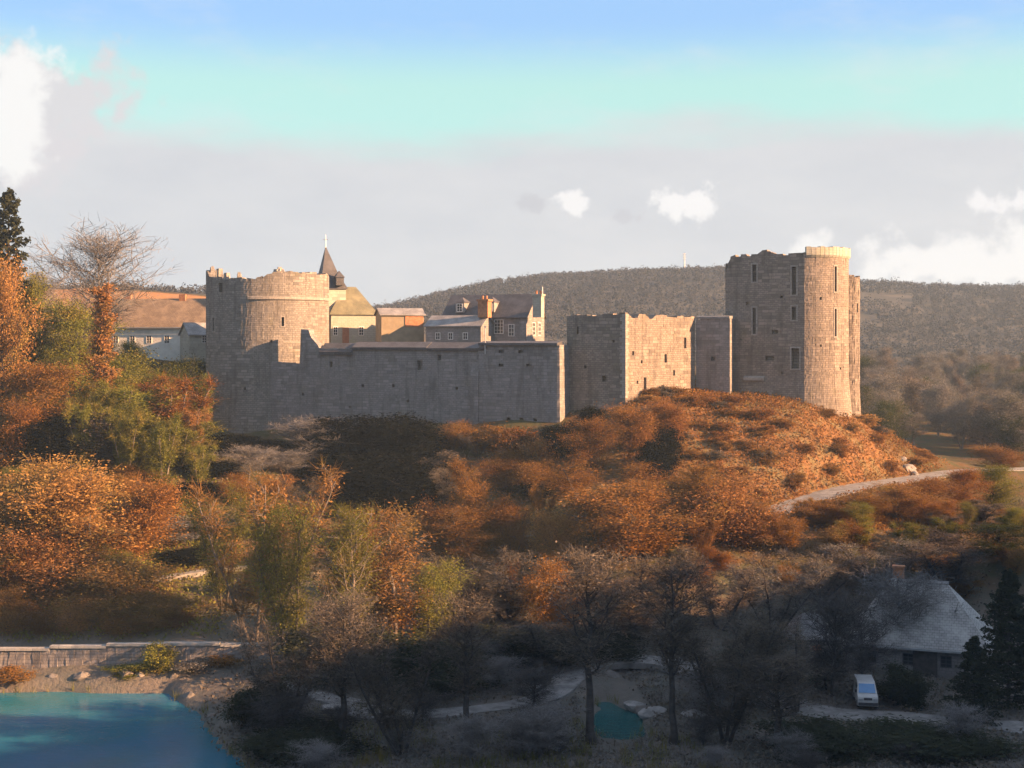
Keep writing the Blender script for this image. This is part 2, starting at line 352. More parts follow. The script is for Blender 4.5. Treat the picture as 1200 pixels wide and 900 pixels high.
_q = np.array([(a[0] + (b[0] - a[0]) * t, a[1] + (b[1] - a[1]) * t) for a, b in zip(_cp[:-1], _cp[1:]) for t in np.arange(0, 1, .08)])
for _ in range(20): _q[1:-1] = (_q[:-2] + _q[1:-1] * 2 + _q[2:]) / 4
_z = tps(_q[:, 0], _q[:, 1])
for _ in range(80): _z[1:-1] = (_z[:-2] + _z[1:-1] * 2 + _z[2:]) / 4
ROADS = (_q, _z)
def gz(x, y): return float(ground(np.array([float(x)]), np.array([float(y)]))[0])
def grade(lo, hi, step, far, g=1.16):
    a = list(np.arange(lo, hi + 1e-6, step)); s = step
    while a[-1] < far: s *= g; a.append(a[-1] + s)
    return a
gx = list(np.arange(0, 62, .8)) + grade(62, 112, 1.6, 2600); gx = sorted([-v for v in gx[1:]] + gx)
gy = sorted([-v for v in grade(0, 8, 8, 400, 1.3)[1:]] + list(np.arange(0, 95, 4)) + list(np.arange(95, 118, 1.6)) + list(np.arange(118, 155, .8)) + grade(155, 290, 1.6, 4500, 1.07))
X, Yg = np.meshgrid(np.array(gx), np.array(gy)); Zg = ground(X, Yg)
nx = len(gx); ny = len(gy); ii = np.arange(nx * ny).reshape(ny, nx)
FA = np.stack([ii[:-1, :-1], ii[:-1, 1:], ii[1:, 1:], ii[1:, :-1]], -1).reshape(-1, 4)
def terrain_mat():
    m, t, b = mat('hillside_soil', 1.0, 0.05)
    g = t.new('ShaderNodeTexCoord').outputs['Object']; sp = t.new('ShaderNodeSeparateXYZ'); t.link(g, sp.inputs[0])
    big = t.noise(g, 0.035, 5, 0.6); med = t.noise(g, 0.22, 5, 0.65); fine = t.noise(g, 1.4, 4, 0.7)
    grass = t.mix(med, (0.10, 0.102, 0.085), (0.135, 0.13, 0.115)); litter = t.mix(fine, (0.19, 0.165, 0.14), (0.12, 0.107, 0.095))
    mixk = t.ramp(t.math('ADD', med, t.math('MULTIPLY', fine, 0.3)), 0.5, 0.8)
    c = t.mix(mixk, grass, litter)                      # grey gravelly ground along the river
    up = t.mix(mixk, t.mix(med, (0.055, 0.062, 0.03), (0.09, 0.08, 0.04)), t.mix(fine, (0.15, 0.085, 0.04), (0.075, 0.05, 0.03)))
    c = t.mix(t.ramp(t.math('ADD', sp.outputs[2], t.math('MULTIPLY', med, 4)), 7, 14), c, up)
    # dry bracken on the castle mound and on the open field behind the village
    def spot(cx, cy, rx, ry):
        a = t.math('DIVIDE', t.math('SUBTRACT', sp.outputs[0], cx), rx); b2 = t.math('DIVIDE', t.math('SUBTRACT', sp.outputs[1], cy), ry)
        d = t.math('ADD', t.math('MULTIPLY', a, a), t.math('MULTIPLY', b2, b2))
        return t.ramp(t.math('ADD', d, t.math('MULTIPLY', t.math('SUBTRACT', med, 0.5), 1.2)), 1.2, 0.6)
    brk = t.mix(t.ramp(fine, 0.35, 0.65), (0.22, 0.115, 0.05), (0.10, 0.055, 0.026)); brk = t.mix(t.ramp(med, 0.45, 0.62), brk, (0.16, 0.125, 0.065))
    c = t.mix(spot(44, 214, 30, 30), c, brk)
    c = t.mix(spot(-110, 405, 60, 60), c, t.mix(med, (0.36, 0.20, 0.09), (0.27, 0.14, 0.06)))
    wood = t.mix(t.ramp(med, 0.3, 0.7), (0.055, 0.057, 0.054), (0.075, 0.075, 0.07))
    field = t.mix(big, (0.085, 0.085, 0.075), (0.10, 0.095, 0.085))
    far = t.mix(t.ramp(big, 0.52, 0.58), wood, field)
    c = t.mix(t.ramp(sp.outputs[1], 470, 560), c, far)
    t.link(c, b.inputs['Base Color'])
    bp = t.new('ShaderNodeBump'); bp.inputs['Strength'].default_value = 0.7; bp.inputs['Distance'].default_value = 0.3
    t.link(t.math('ADD', fine, med), bp.inputs['Height']); t.link(bp.outputs[0], b.inputs['Normal'])
    return m
tag(link('terrain', mesh_np('terrain', np.c_[X.ravel(), Yg.ravel(), Zg.ravel()], FA, True), terrain_mat()), kind='structure')

def water_mat(ca=(0.018, 0.13, 0.11), cb=(0.024, 0.15, 0.30)):
    m, t, b = mat('river_water', 0.06, 0.5)
    g = t.new('ShaderNodeTexCoord').outputs['Object']
    b.inputs['Base Color'].default_value = (0.012, 0.085, 0.115, 1); b.inputs['IOR'].default_value = 1.33
    t.link(t.mix(t.noise(g, 0.09, 3), ca, cb), b.inputs['Base Color'])
    bp = t.new('ShaderNodeBump'); bp.inputs['Strength'].default_value = 0.5; bp.inputs['Distance'].default_value = 0.06
    h = t.math('ADD', t.noise(t.vmul(g, (0.6, 1.4, 1)), 1.2, 3, 0.6), t.math('MULTIPLY', t.noise(g, 4, 2), 0.4))
    t.link(h, bp.inputs['Height']); t.link(bp.outputs[0], b.inputs['Normal']); return m
M['water'] = water_mat(); M['pool_water'] = water_mat((0.018, 0.095, 0.085), (0.02, 0.10, 0.12))
mb = MB(); mb.face([(-150, 92, 3), (-20, 92, 3), (-20, 149.8, 3), (-150, 149.8, 3)]); tag(mb.build('river', 'water'), kind='structure')
mb = MB(); mb.face([(6, 129, 3), (14.5, 129, 3), (14.5, 149, 3), (6, 149, 3)]); tag(mb.build('pool', 'pool_water'), kind='structure')

def ribbon(name, pts, width, m, lift, kind='structure', edge=0.0, skirt=0.5):
    """a strip of road or path laid along points (x, y) and draped on the terrain"""
    P = []
    for a, b in zip(pts[:-1], pts[1:]):
        n = max(2, int(math.dist(a, b) / 1.2)); P += [(a[0] + (b[0] - a[0]) * i / n, a[1] + (b[1] - a[1]) * i / n) for i in range(n)]
    P.append(pts[-1]); P = np.array(P, float)
    for _ in range(6): P[1:-1] = (P[:-2] + P[1:-1] * 2 + P[2:]) / 4
    T = np.gradient(P, axis=0); T /= np.linalg.norm(T, axis=1)[:, None]; N = np.c_[-T[:, 1], T[:, 0]]
    wv = width * (1 + vnoise(np.arange(len(P)), 0 * np.arange(len(P)), 5) * edge)
    k = 5; rows = []
    for j in range(k):
        q = P + N * (((j / (k - 1)) - 0.5) * wv)[:, None]; rows.append(q)
    zc = np.max([ground(q[:, 0], q[:, 1]) for q in rows], axis=0)
    for _ in range(4): zc[1:-1] = (zc[:-2] + zc[1:-1] * 2 + zc[2:]) / 4
    V = []; uv = None
    for q in rows: V.append(np.c_[q, zc + lift])
    q0 = np.c_[rows[0], zc - skirt]; q1 = np.c_[rows[-1], zc - skirt]
    V = [q0] + V + [q1]
    V = np.stack(V, 1); n = len(P); kk = k + 2; idx = np.arange(n * kk).reshape(n, kk)
    Fc = np.stack([idx[:-1, :-1], idx[1:, :-1], idx[1:, 1:], idx[:-1, 1:]], -1).reshape(-1, 4)
    o = link(name, mesh_np(name, V.reshape(-1, 3), Fc, False), m); return tag(o, kind=kind), P, zc
_, RP, RZ = ribbon('road', [(-95, 155.5), (-60, 155), (-28, 155), (-18, 158)], 4.6, 'road', 0.15)
_, CP, CZ = ribbon('castle_road', [(xof(1215, 258), 258), (xof(1150, 244), 244), (xof(1090, 230), 230), (xof(1030, 218), 218), (xof(935, 204), 204), (xof(880, 196), 196)], 5.4, 'gravel', 0.05)
ribbon('footpath', [(xof(320, 146), 146), (xof(400, 143), 143), (xof(450, 137), 137), (xof(560, 139), 139), (xof(640, 142), 142), (xof(690, 152), 152), (xof(780, 152), 152), (xof(880, 145), 145), (xof(960, 139), 139), (xof(1060, 137.5), 137.5), (xof(1200, 134), 134)], 4.2, 'gravel', 0.1, edge=0.9)
ribbon('garden_path', [(xof(120, 171), 171), (xof(190, 171), 171), (xof(250, 176), 176), (xof(300, 178), 178)], 1.6, 'gravel', 0.12)
ribbon('terrace_path', [(xof(590, 190), 190), (xof(640, 192), 192), (xof(700, 194), 194)], 2.6, 'gravel', 0.12)

# ------------------------------------------------------------------ masonry builder
random.seed(3)
def masonry(mb, path, z0, top, thick=1.2, openings=(), closed=False, du=0.6, dz=0.8, jit=0.03, batter=None, inner=True, seed=0, jag=0.9):
    """wall face following `path` (x, y); outside lies to the right of the walking direction; `top` is a function of u"""
    rd = random.Random(seed + 11)
    P = [Vector((a[0], a[1])) for a in path]
    if closed: P.append(P[0].copy())
    cu = [0]
    for a, b in zip(P[:-1], P[1:]): cu.append(cu[-1] + (b - a).length)
    L = cu[-1]
    def pos(u):
        u = min(max(u, 0), L); i = 0
        while i < len(cu) - 2 and u > cu[i + 1]: i += 1
        return P[i].lerp(P[i + 1], (u - cu[i]) / max(1e-6, cu[i + 1] - cu[i]))
    def nrm(u):
        a, b = pos(u - 0.05), pos(u + 0.05)
        if closed and (u < 0.05 or u > L - 0.05): a, b = pos(L - 0.05), pos(0.05)
        t = (b - a).normalized(); return Vector((t.y, -t.x))
    us = {0.0, L}; [us.add(c) for c in cu]
    k = 0.0
    while k < L: us.add(k); k += du
    k = 0.0
    while k < L and jag: us.update((k + .001, min(L, k + jag - .03))); k += jag
    for o in openings: us.update((o[0], o[1]))
    us = sorted(us); us = [u for i, u in enumerate(us) if i == 0 or u - us[i - 1] > 0.02]
    tops = [top(u) for u in us]
    if closed: tops[-1] = tops[0]
    zs = {z0}; k = z0
    while k < max(tops): zs.add(k); k += dz
    for o in openings: zs.update((o[2], o[3]))
    zs = sorted(zs)
    inside = lambda u, z: any(o[0] - 1e-3 < u < o[1] + 1e-3 and o[2] - 1e-3 < z < o[3] + 1e-3 for o in openings)
    onedge = lambda u, z: any(o[0] - 0.02 <= u <= o[1] + 0.02 and o[2] - 0.02 <= z <= o[3] + 0.02 for o in openings)
    grid = []
    for i, u in enumerate(us):
        p = pos(u); n = nrm(u); colv = []
        for z in zs + [1e9]:
            zz = min(z, tops[i]); j = 0 if onedge(u, zz) else rd.uniform(-jit, jit)
            off = (batter(zz) if batter else 0) + j
            colv.append(Vector((p.x + n.x * off, p.y + n.y * off, zz)))
        grid.append(colv)
    if closed: grid[-1] = grid[0]
    for i in range(len(us) - 1):
        um = (us[i] + us[i + 1]) / 2
        for j in range(len(zs)):
            a, b, c, d = grid[i][j], grid[i + 1][j], grid[i + 1][j + 1], grid[i][j + 1]
            if d.z - a.z < 1e-4 and c.z - b.z < 1e-4: continue
            if inside(um, (a.z + c.z) / 2): continue
            mb.face([a, b, c, d], [(us[i], a.z), (us[i + 1], b.z), (us[i + 1], c.z), (us[i], d.z)])
        if inner:
            n0, n1 = nrm(us[i]), nrm(us[i + 1]); p0, p1 = pos(us[i]), pos(us[i + 1])
            ia = Vector((p0.x - n0.x * thick, p0.y - n0.y * thick, tops[i])); ib = Vector((p1.x - n1.x * thick, p1.y - n1.y * thick, tops[i + 1]))
            mb.face([grid[i][-1], grid[i + 1][-1], ib, ia])
            mb.face([ia, ib, (ib.x, ib.y, z0), (ia.x, ia.y, z0)], [(us[i], ia.z), (us[i + 1], ib.z), (us[i + 1], z0), (us[i], z0)])
    if inner and not closed:
        for u, i in ((0, 0), (L, -1)):
            p, n = pos(u), nrm(u); q = Vector((p.x - n.x * thick, p.y - n.y * thick))
            mb.face([(p.x, p.y, z0), (p.x, p.y, tops[i]), (q.x, q.y, tops[i]), (q.x, q.y, z0)] if i == 0 else [(q.x, q.y, z0), (q.x, q.y, tops[i]), (p.x, p.y, tops[i]), (p.x, p.y, z0)])
    for o in openings:
        def Q(u, z, dep):
            p, n = pos(u), nrm(u); off = (batter(z) if batter else 0) - dep
            return Vector((p.x + n.x * off, p.y + n.y * off, z))
        u0, u1, za, zb, dp = o[:5]
        A, B, Cc, Dd = Q(u0, za, 0), Q(u1, za, 0), Q(u1, zb, 0), Q(u0, zb, 0)
        a, b, c, d = Q(u0, za, dp), Q(u1, za, dp), Q(u1, zb, dp), Q(u0, zb, dp)
        for f in ((A, B, b, a), (B, Cc, c, b), (Cc, Dd, d, c), (Dd, A, a, d), (a, b, c, d)): mb.face(f)
    return pos, nrm, L
def ragged(pts, amp=0.25, seed=1, step=0.9):
    """top line through (u, z) points, broken into uneven stones"""
    us = [p[0] for p in pts]; zz = [p[1] for p in pts]
    def f(u):
        k = int(u / step); r = random.Random(seed * 977 + k); return float(np.interp(u, us, zz)) + r.choice((-1, -.5, 0, 0, .3, .6)) * amp + r.uniform(-.1, .1) * amp
    return f
def surround(parent, pos, nrm, o, m='pale', wd=0.22, proud=0.07, name='window_surround', batter=None):
    """dressed-stone frame round an opening"""
    u0, u1, za, zb = o[:4]; mb = MB()
    def blk(ua, ub, z1, z2):
        def Q(u, z, off):
            p, n = pos(u), nrm((u0 + u1) / 2); off += batter(z) if batter else 0
            return (p.x + n.x * off, p.y + n.y * off, z)
        f = [Q(ua, z1, proud), Q(ub, z1, proud), Q(ub, z2, proud), Q(ua, z2, proud)]; g = [Q(ua, z1, -0.3), Q(ub, z1, -0.3), Q(ub, z2, -0.3), Q(ua, z2, -0.3)]
        mb.face(f)
        for i in range(4):
            j = (i + 1) % 4; mb.face([f[i], g[i], g[j], f[j]])
    blk(u0 - wd, u0, za - wd, zb + wd); blk(u1, u1 + wd, za - wd, zb + wd); blk(u0, u1, zb, zb + wd); blk(u0, u1, za - wd, za)
    return mb.build(name, m, parent)

# ------------------------------------------------------------------ castle
b25 = R(25); TX, TY = math.cos(b25), -math.sin(b25)
def along(p, L): return (p[0] + TX * L, p[1] + TY * L)
# --- great round tower on the left
tc_ = (xof(314, 256), 256.0); TR = 11.03
rt = empty('round_tower', (0, 0, 0), 'ruined round tower with broken top at left end of the castle, its right side sunlit', 'tower')
NT_ = 72
circ = [(tc_[0] + TR * math.sin(-i * 2 * math.pi / NT_ * -1), tc_[1] - TR * math.cos(i * 2 * math.pi / NT_)) for i in range(NT_)]
# u = 0 faces the camera and grows to the right
cl = 2 * math.pi * TR
zt = lambda py: zof(py, 247)
tp = ragged([(0, zt(327)), (0.8, zt(326)), (1.5, zt(320)), (3, zt(318)), (9, zt(319)), (16, zt(318)), (18, zt(322)), (30, zt(328)), (40, zt(326)), (cl - 16, zt(318)), (cl - 13, zt(314)), (cl - 11.5, zt(323)), (cl - 6, zt(327)), (cl - 3, zt(324)), (cl, zt(327))], 0.35, 4)
def ua(px): return TR * math.asin(max(-1, min(1, (px - 314) / 71.0)))
ops = []
for px, py, wd, ht in ((260, 380, 0.7, 2.4), (270, 337, 0.9, 1.6), (342, 377, 0.5, 1.6), (250, 445, 0.8, 0.8), (330, 400, 0.4, 0.5), (300, 455, 0.45, 0.45), (355, 452, 0.6, 0.8)):
    u = ua(px) % cl; ops.append((u - wd / 2, u + wd / 2, zt(py) - ht / 2, zt(py) + ht / 2, 0.9))
mb = MB(); pos, nrm, L_ = masonry(mb, circ, 17.0, tp, 1.8, ops, True, 0.6, 0.8, 0.025, lambda z: max(0, 29 - z) * 0.07, seed=2)
mb.build('wall', 'tower', rt)
surround(rt, pos, nrm, ops[0]); surround(rt, pos, nrm, ops[2], wd=0.18)
mb = MB()                                   # string course under the parapet, right half
for i in range(40):
    u0 = -1.6 + i * 0.45
    a, b_ = pos(u0 % cl), pos((u0 + 0.45) % cl); n = nrm((u0 + .2) % cl); z1 = zt(351)
    q = lambda p, off, z: (p.x + n.x * off, p.y + n.y * off, z)
    mb.face([q(a, .28, z1), q(b_, .28, z1), q(b_, .28, z1 + .45), q(a, .28, z1 + .45)]); mb.face([q(a, .28, z1 + .45), q(b_, .28, z1 + .45), q(b_, -.2, z1 + .55), q(a, -.2, z1 + .55)])
    mb.face([q(a, -.1, z1 - .1), q(b_, -.1, z1 - .1), q(b_, .28, z1), q(a, .28, z1)])
mb.build('string_course', 'pale', rt)
rs = random.Random(8)
for px, h, wd in ((249, 1.3, 1.0), (262, 1.7, 1.6), (274, 1.2, 1.2), (292, 0.9, 0.8), (340, 0.7, 1.6)):    # loose merlon stubs on the top
    u = ua(px) % cl; p = pos(u); n = nrm(u); mb = MB()
    for k in range(4):
        mb.box((p.x - n.x * (0.8 + rs.uniform(-.3, .3)) + rs.uniform(-wd, wd) * .35, p.y - n.y * .8, tp(u) - 0.35), (wd * rs.uniform(.5, .9), .9, 0.5 + h * rs.uniform(.3, .9)), rs.uniform(0, 1), rs.uniform(.6, .9))
    mb.build('merlon', 'pale', rt)

# --- long curtain wall
CX, CY = math.cos(R(23)), -math.sin(R(23))
c0 = (xof(306, 246), 246.0)
alongc = lambda p, L: (p[0] + CX * L, p[1] + CY * L)
cw = empty('curtain_wall', (0, 0, 0), 'long grey curtain wall in shade running right from the round tower', 'wall')
PXU = lambda px: (c0[0] * F - (px - 600) * 246.0) / ((px - 600) * CY - CX * F)   # distance along the wall seen at column px
zc_ = lambda px, py: zof(py, 246 + CY * PXU(px))
c1 = alongc(c0, PXU(560)); c2 = alongc(c0, PXU(655))
topc = ragged([(0, zc_(306, 423)), (PXU(351.5), zc_(351, 426)), (PXU(352.5), zc_(352, 386)), (PXU(362), zc_(362, 387)), (PXU(364), zc_(364, 395)), (PXU(372), zc_(372, 404)), (PXU(374), zc_(374, 408)), (PXU(560), zc_(560, 408))], 0.08, 6)
ops = []
for px, py, wd, ht in ((355, 462, .5, .5), (425, 452, .5, .5), (461, 452, .5, .5), (388, 427, .6, 1.0), (492, 428, 1.0, 1.6), (478, 470, .45, .45), (535, 455, .45, .45), (515, 419, .7, .9), (410, 477, .4, .4)):
    u = PXU(px); ops.append((u - wd / 2, u + wd / 2, zc_(px, py) - ht / 2, zc_(px, py) + ht / 2, 0.9))
mb = MB(); pos, nrm, _ = masonry(mb, [c0, c1], 19.0, topc, 1.6, ops, seed=5)
mb.build('wall', 'wall', cw)
def prism_along(name, m, parent, a, b, prof):
    """bar from a to b (x, y) with a cross-section prof of (outward offset, z)"""
    mb = MB(); n = Vector((b[1] - a[1], -(b[0] - a[0]))).normalized()
    A = [(a[0] + n.x * o, a[1] + n.y * o, z) for o, z in prof]; B = [(b[0] + n.x * o, b[1] + n.y * o, z) for o, z in prof]
    for i in range(len(prof)):
        j = (i + 1) % len(prof); mb.face([A[i], B[i], B[j], A[j]])
    mb.face(A[::-1]); mb.face(B); return mb.build(name, m, parent)
def wpt(px): return alongc(c0, PXU(px))
prism_along('wall_walk_roof', 'slate', cw, wpt(375), wpt(413), [(0.35, zc_(395, 416)), (0.42, zc_(395, 412)), (-1.7, zc_(395, 402)), (-1.7, zc_(395, 416))])
prism_along('wall_walk_roof', 'slate', cw, wpt(413.4), wpt(501), [(0.35, zc_(450, 410)), (0.42, zc_(450, 407)), (-1.7, zc_(450, 400.5)), (-1.7, zc_(450, 410))])
prism_along('wall_walk_roof', 'slate', cw, wpt(501.4), wpt(568), [(0.35, zc_(530, 411)), (0.42, zc_(530, 408)), (-1.7, zc_(530, 401)), (-1.7, zc_(530, 411))])
p = wpt(558.5); prism_along('buttress', 'wall', cw, wpt(553), wpt(562), [(0.9, 20), (0.55, zc_(558, 440)), (0.0, zc_(558, 425)), (-0.5, zc_(558, 425)), (-0.5, 20)])

# --- bastion: right stretch of the curtain, with its sunlit return
bs = empty('bastion', (0, 0, 0), 'flat topped grey bastion with a bright sunlit right edge, below the manor house', 'bastion')
c1b = alongc(c1, .2); ret = (c2[0] + 0.391 * 7, c2[1] + 0.92 * 7)
L1 = 14.2
zb = lambda py: zof(py, 227)
ops = []
for px, py, wd, ht in ((588, 412, .9, .5), (611, 412, .9, .5), (588, 428, .8, .5), (620, 428, .8, .5), (597, 491, .7, .5), (612, 491, .7, .5), (628, 491, .7, .5)):
    u = PXU(px) - PXU(560) - .2; ops.append((u - wd / 2, u + wd / 2, zb(py) - ht / 2, zb(py) + ht / 2, 0.7))
mb = MB(); pos, nrm, _ = masonry(mb, [c1b, c2, ret], 20.0, ragged([(0, zb(404)), (30, zb(404))], 0.05, 3), 1.4, ops, batter=lambda z: max(0, zb(404) - z) * 0.012 + 0.25, seed=7)
mb.build('wall', 'wall', bs)
prism_along('coping', 'slate', bs, alongc(c1b, 0.2), c2, [(0.75, zb(404) - .1), (0.75, zb(404) + .3), (-1.5, zb(404) + .6), (-1.5, zb(404) - .1)])
pd = alongc(c0, PXU(570)); mb = MB(); mb.tube((pd[0] - .2, pd[1] - .55, zb(415)), (pd[0] - .2, pd[1] - .55, zb(384)), .09, .09, 8); mb.box((pd[0] - .2, pd[1] - .55, zb(384)), (.35, .35, .35))
mb.build('downpipe', 'zinc', bs)

# --- square tower: shaded front, broad sunlit flank
st = empty('square_tower', (0, 0, 0), 'square tower with a shaded front and a broad peach sunlit flank, between bastion and keep', 'tower')
d0 = (8.9, 227.9); d1 = (18.0, 223.3); d2 = (30.7, 236.0); d3 = along(d0, 0)
zs_ = lambda py: zof(py, 225)
mb = MB()
LL = math.dist(d0, d1); LF = math.dist(d1, d2)
zf = lambda py: zof(py, 229)
top2 = ragged([(0, zs_(369)), (LL - .1, zs_(368)), (LL, zf(368)), (LL + 1.2, zf(369)), (LL + 1.6, zf(373)), (LL + 3, zf(374)), (LL + 3.4, zf(369)), (LL + 5.6, zf(370)), (LL + 6, zf(374)), (LL + 7.2, zf(373)), (LL + 7.6, zf(369)), (LL + 12, zf(370)), (LL + LF, zof(372, 236)), (LL + LF + 3, zof(374, 236)), (LL + LF + 40, zof(376, 240))], 0.22, 9)
ops = []
def uf(px):    # along d0-d1
    k = (px - 600) / F; dx, dy = (d1[0] - d0[0]) / LL, (d1[1] - d0[1]) / LL; return (d0[0] - k * d0[1]) / (k * dy - dx)
def ug(px):
    k = (px - 600) / F; dx, dy = (d2[0] - d1[0]) / LF, (d2[1] - d1[1]) / LF; return LL + (d1[0] - k * d1[1]) / (k * dy - dx)
for px, py, wd, ht in ((708, 444, .8, .9), (677, 387, .35, 1.2), (686, 430, .5, .5), (719, 400, .4, .4)):
    u = uf(px); ops.append((u - wd / 2, u + wd / 2, zs_(py) - ht / 2, zs_(py) + ht / 2, 0.9))
for px, py, wd, ht in ((742, 414, .5, .7), (752, 424, .45, .5), (756, 451, .7, 2.4), (747, 448, .4, .5), (780, 420, .6, 1.4), (790, 437, .5, .9), (803, 402, .6, 1.8)):
    u = ug(px); Yq = d1[1] + .707 * (u - LL); ops.append((u - wd / 2, u + wd / 2, zof(py, Yq) - ht / 2, zof(py, Yq) + ht / 2, 0.9))
d4 = (d0[0] + 13, d0[1] + 14)
pos, nrm, _ = masonry(mb, [d0, d1, d2, (23, 243), d4, d0][:3] + [(22, 246), (10, 240)], 22.0, top2, 1.5, ops, True, 0.55, 0.7, 0.035, seed=12)
mb.build('wall', 'keep', st)
rq = random.Random(5)
for i in range(24):                        # pale corner stones, each laid by itself
    z = zs_(466) + i * (zs_(368) - zs_(466)) / 24; wq = 0.55 if i % 2 else 0.85
    mb = MB(); mb.prism([(d1[0] - TX * wq - .04, d1[1] - TY * wq - .1), (d1[0] + .02, d1[1] - .14), (d1[0] + .62 * (1.3 - wq) + .12, d1[1] + .62 * (1.3 - wq) - .02), (d1[0] - .2, d1[1] + .5)], z, z + .5 + rq.uniform(0, .06))
    mb.build('corner_stone', 'pale', st)

# --- low shaded wall between square tower and keep
lw = empty('link_wall', (0, 0, 0), 'short dark wall joining the sunlit square tower flank to the keep', 'wall')
e0 = (30.9, 236.1); e1 = (36.2, 233.63)
mb = MB(); masonry(mb, [e0, e1, (37.2, 236.5)], 24.0, ragged([(0, zof(375, 235)), (1, zof(373, 235)), (9, zof(371, 235))], 0.12, 10), 1.4, [(2.6, 3.2, zof(420, 235) - .4, zof(420, 235) + .3, .8)], seed=14)
mb.build('wall', 'wall', lw)
prism_along('coping', 'slate_pale', lw, e0, e1, [(.25, zof(373, 235) - .05), (.25, zof(373, 235) + .3), (-1.6, zof(373, 235) + .45), (-1.6, zof(373, 235) - .05)])

# --- keep
kp = empty('keep', (0, 0, 0), 'tall ruined keep, dark flat face and sunlit rounded corner, right end of the castle', 'keep')
k0 = (36.1, 238.0); k1 = along(k0, 13.5); KR = 8.3
kc = (k1[0] + KR * math.sin(R(5)), k1[1] + KR * math.cos(R(5)))
arc = [(kc[0] + KR * math.sin(R(t)), kc[1] - KR * math.cos(R(t))) for t in np.linspace(-5, 118, 30)]
KL = 13.5; zk = lambda py: zof(py, 235)
kpath = [k0, k1] + arc[1:] + [(48, 252), (40, 250)]
LA = KR * R(123)
topk = ragged([(0, zk(318)), (.25, zk(309)), (.8, zk(301)), (2, zk(298)), (5.6, zk(297.5)), (6.2, zk(294)), (7.6, zk(293)), (8.4, zk(297)), (9.0, zk(298)), (13.3, zk(297)), (13.6, zk(296)), (KL + 3, zk(296)), (KL + LA, zk(297)), (KL + LA + 12, zk(301)), (KL + LA + 25, zk(303)), (80, zk(318))], 0.28, 15)
def uk(px):
    k = (px - 600) / F; return (k0[0] - k * k0[1]) / (k * TY - TX)
def ukc(px):
    lo, hi_ = 0, LA
    for _ in range(40):
        m_ = (lo + hi_) / 2; t = R(-5) + m_ / KR; x_, y_ = kc[0] + KR * math.sin(t), kc[1] - KR * math.cos(t)
        if 600 + F * x_ / y_ < px: lo = m_
        else: hi_ = m_
    return KL + lo
kw = []
for px, py, wd, ht, dp in ((884, 320, .7, 2.9, 1.0), (930.5, 329, .75, 4.6, 1.2), (930.5, 367, .75, 2.2, 1.2), (884, 376, .6, 4.4, 1.0), (908, 389, 1.1, .7, .8), (932, 420, 1.3, 3.4, 1.4), (860, 420, .8, .8, .9), (902, 420, 1.5, .8, .9), (852, 437, .9, .9, .9), (876, 356, .5, .5, .6), (916, 348, .5, .5, .6), (917, 437, .4, .4, .6), (868, 398, .4, .4, .6)):
    u = uk(px); Yq = k0[1] + TY * u; kw.append((u - wd / 2, u + wd / 2, zof(py, Yq) - ht / 2, zof(py, Yq) + ht / 2, dp))
for px, py, wd, ht, dp in ((979, 327, .55, 4.2, 1.0), (979, 378, .5, 4.6, 1.0), (962, 350, .35, .5, .6), (962, 405, .35, .4, .6), (985, 432, .4, .4, .6)):
    u = ukc(px); kw.append((u - wd / 2, u + wd / 2, zof(py, 234) - ht / 2, zof(py, 234) + ht / 2, dp))
bat = lambda z: max(0, 33.5 - z) * 0.10
mb = MB(); pos, nrm, KLt = masonry(mb, kpath, 22.5, topk, 1.9, kw, True, 0.55, 0.75, 0.03, bat, seed=16)
mb.build('wall', 'keep', kp)
for i in (0, 1, 2, 3, 5, 13, 14): surround(kp, pos, nrm, kw[i], wd=.24 if i < 13 else .2, batter=bat)
mb = MB()                                  # pale worn parapet over the rounded corner
n_ = 18
for i in range(n_):
    u0 = KL + .25 + i * (LA * .78) / n_; u1 = u0 + (LA * .78) / n_ - .04
    h = rq.uniform(.55, .95); z1 = zk(300)
    a, b_ = pos(u0), pos(u1); n = nrm((u0 + u1) / 2)
    q = lambda p, o, z: (p.x + n.x * o, p.y + n.y * o, z)
    f = [(.32, z1), (.32, z1 + 1.0 + h * .5), (-.9, z1 + 1.0 + h * .5), (-.9, z1), (.1, z1 - .35)]
    A = [q(a, *t) for t in f]; B = [q(b_, *t) for t in f]
    for j in range(5): mb.face([A[j], B[j], B[(j + 1) % 5], A[(j + 1) % 5]])
    mb.face(A[::-1]); mb.face(B)
mb.build('parapet', 'limewash', kp)
u = uk(884); p0, p1 = pos(uk(872)), pos(uk(896)); prism_along('offset_ledge', 'pale', kp, p0, p1, [(.5, zk(446)), (.5, zk(443)), (-.2, zk(439.5)), (-.2, zk(446))])
tcx = (58.4, 245.5); mb = MB(); tci = [(tcx[0] + 2.25 * math.sin(i * 2 * math.pi / 20), tcx[1] - 2.25 * math.cos(i * 2 * math.pi / 20)) for i in range(20)]
masonry(mb, tci, 22.5, ragged([(0, zof(323, 243)), (20, zof(323, 243))], .25, 22), .7, [(1.5, 1.9, 45, 46.6, .5)], True, .5, .7, .07, lambda z: max(0, 31 - z) * .06, seed=18)
mb.build('stair_turret', 'keep', kp)

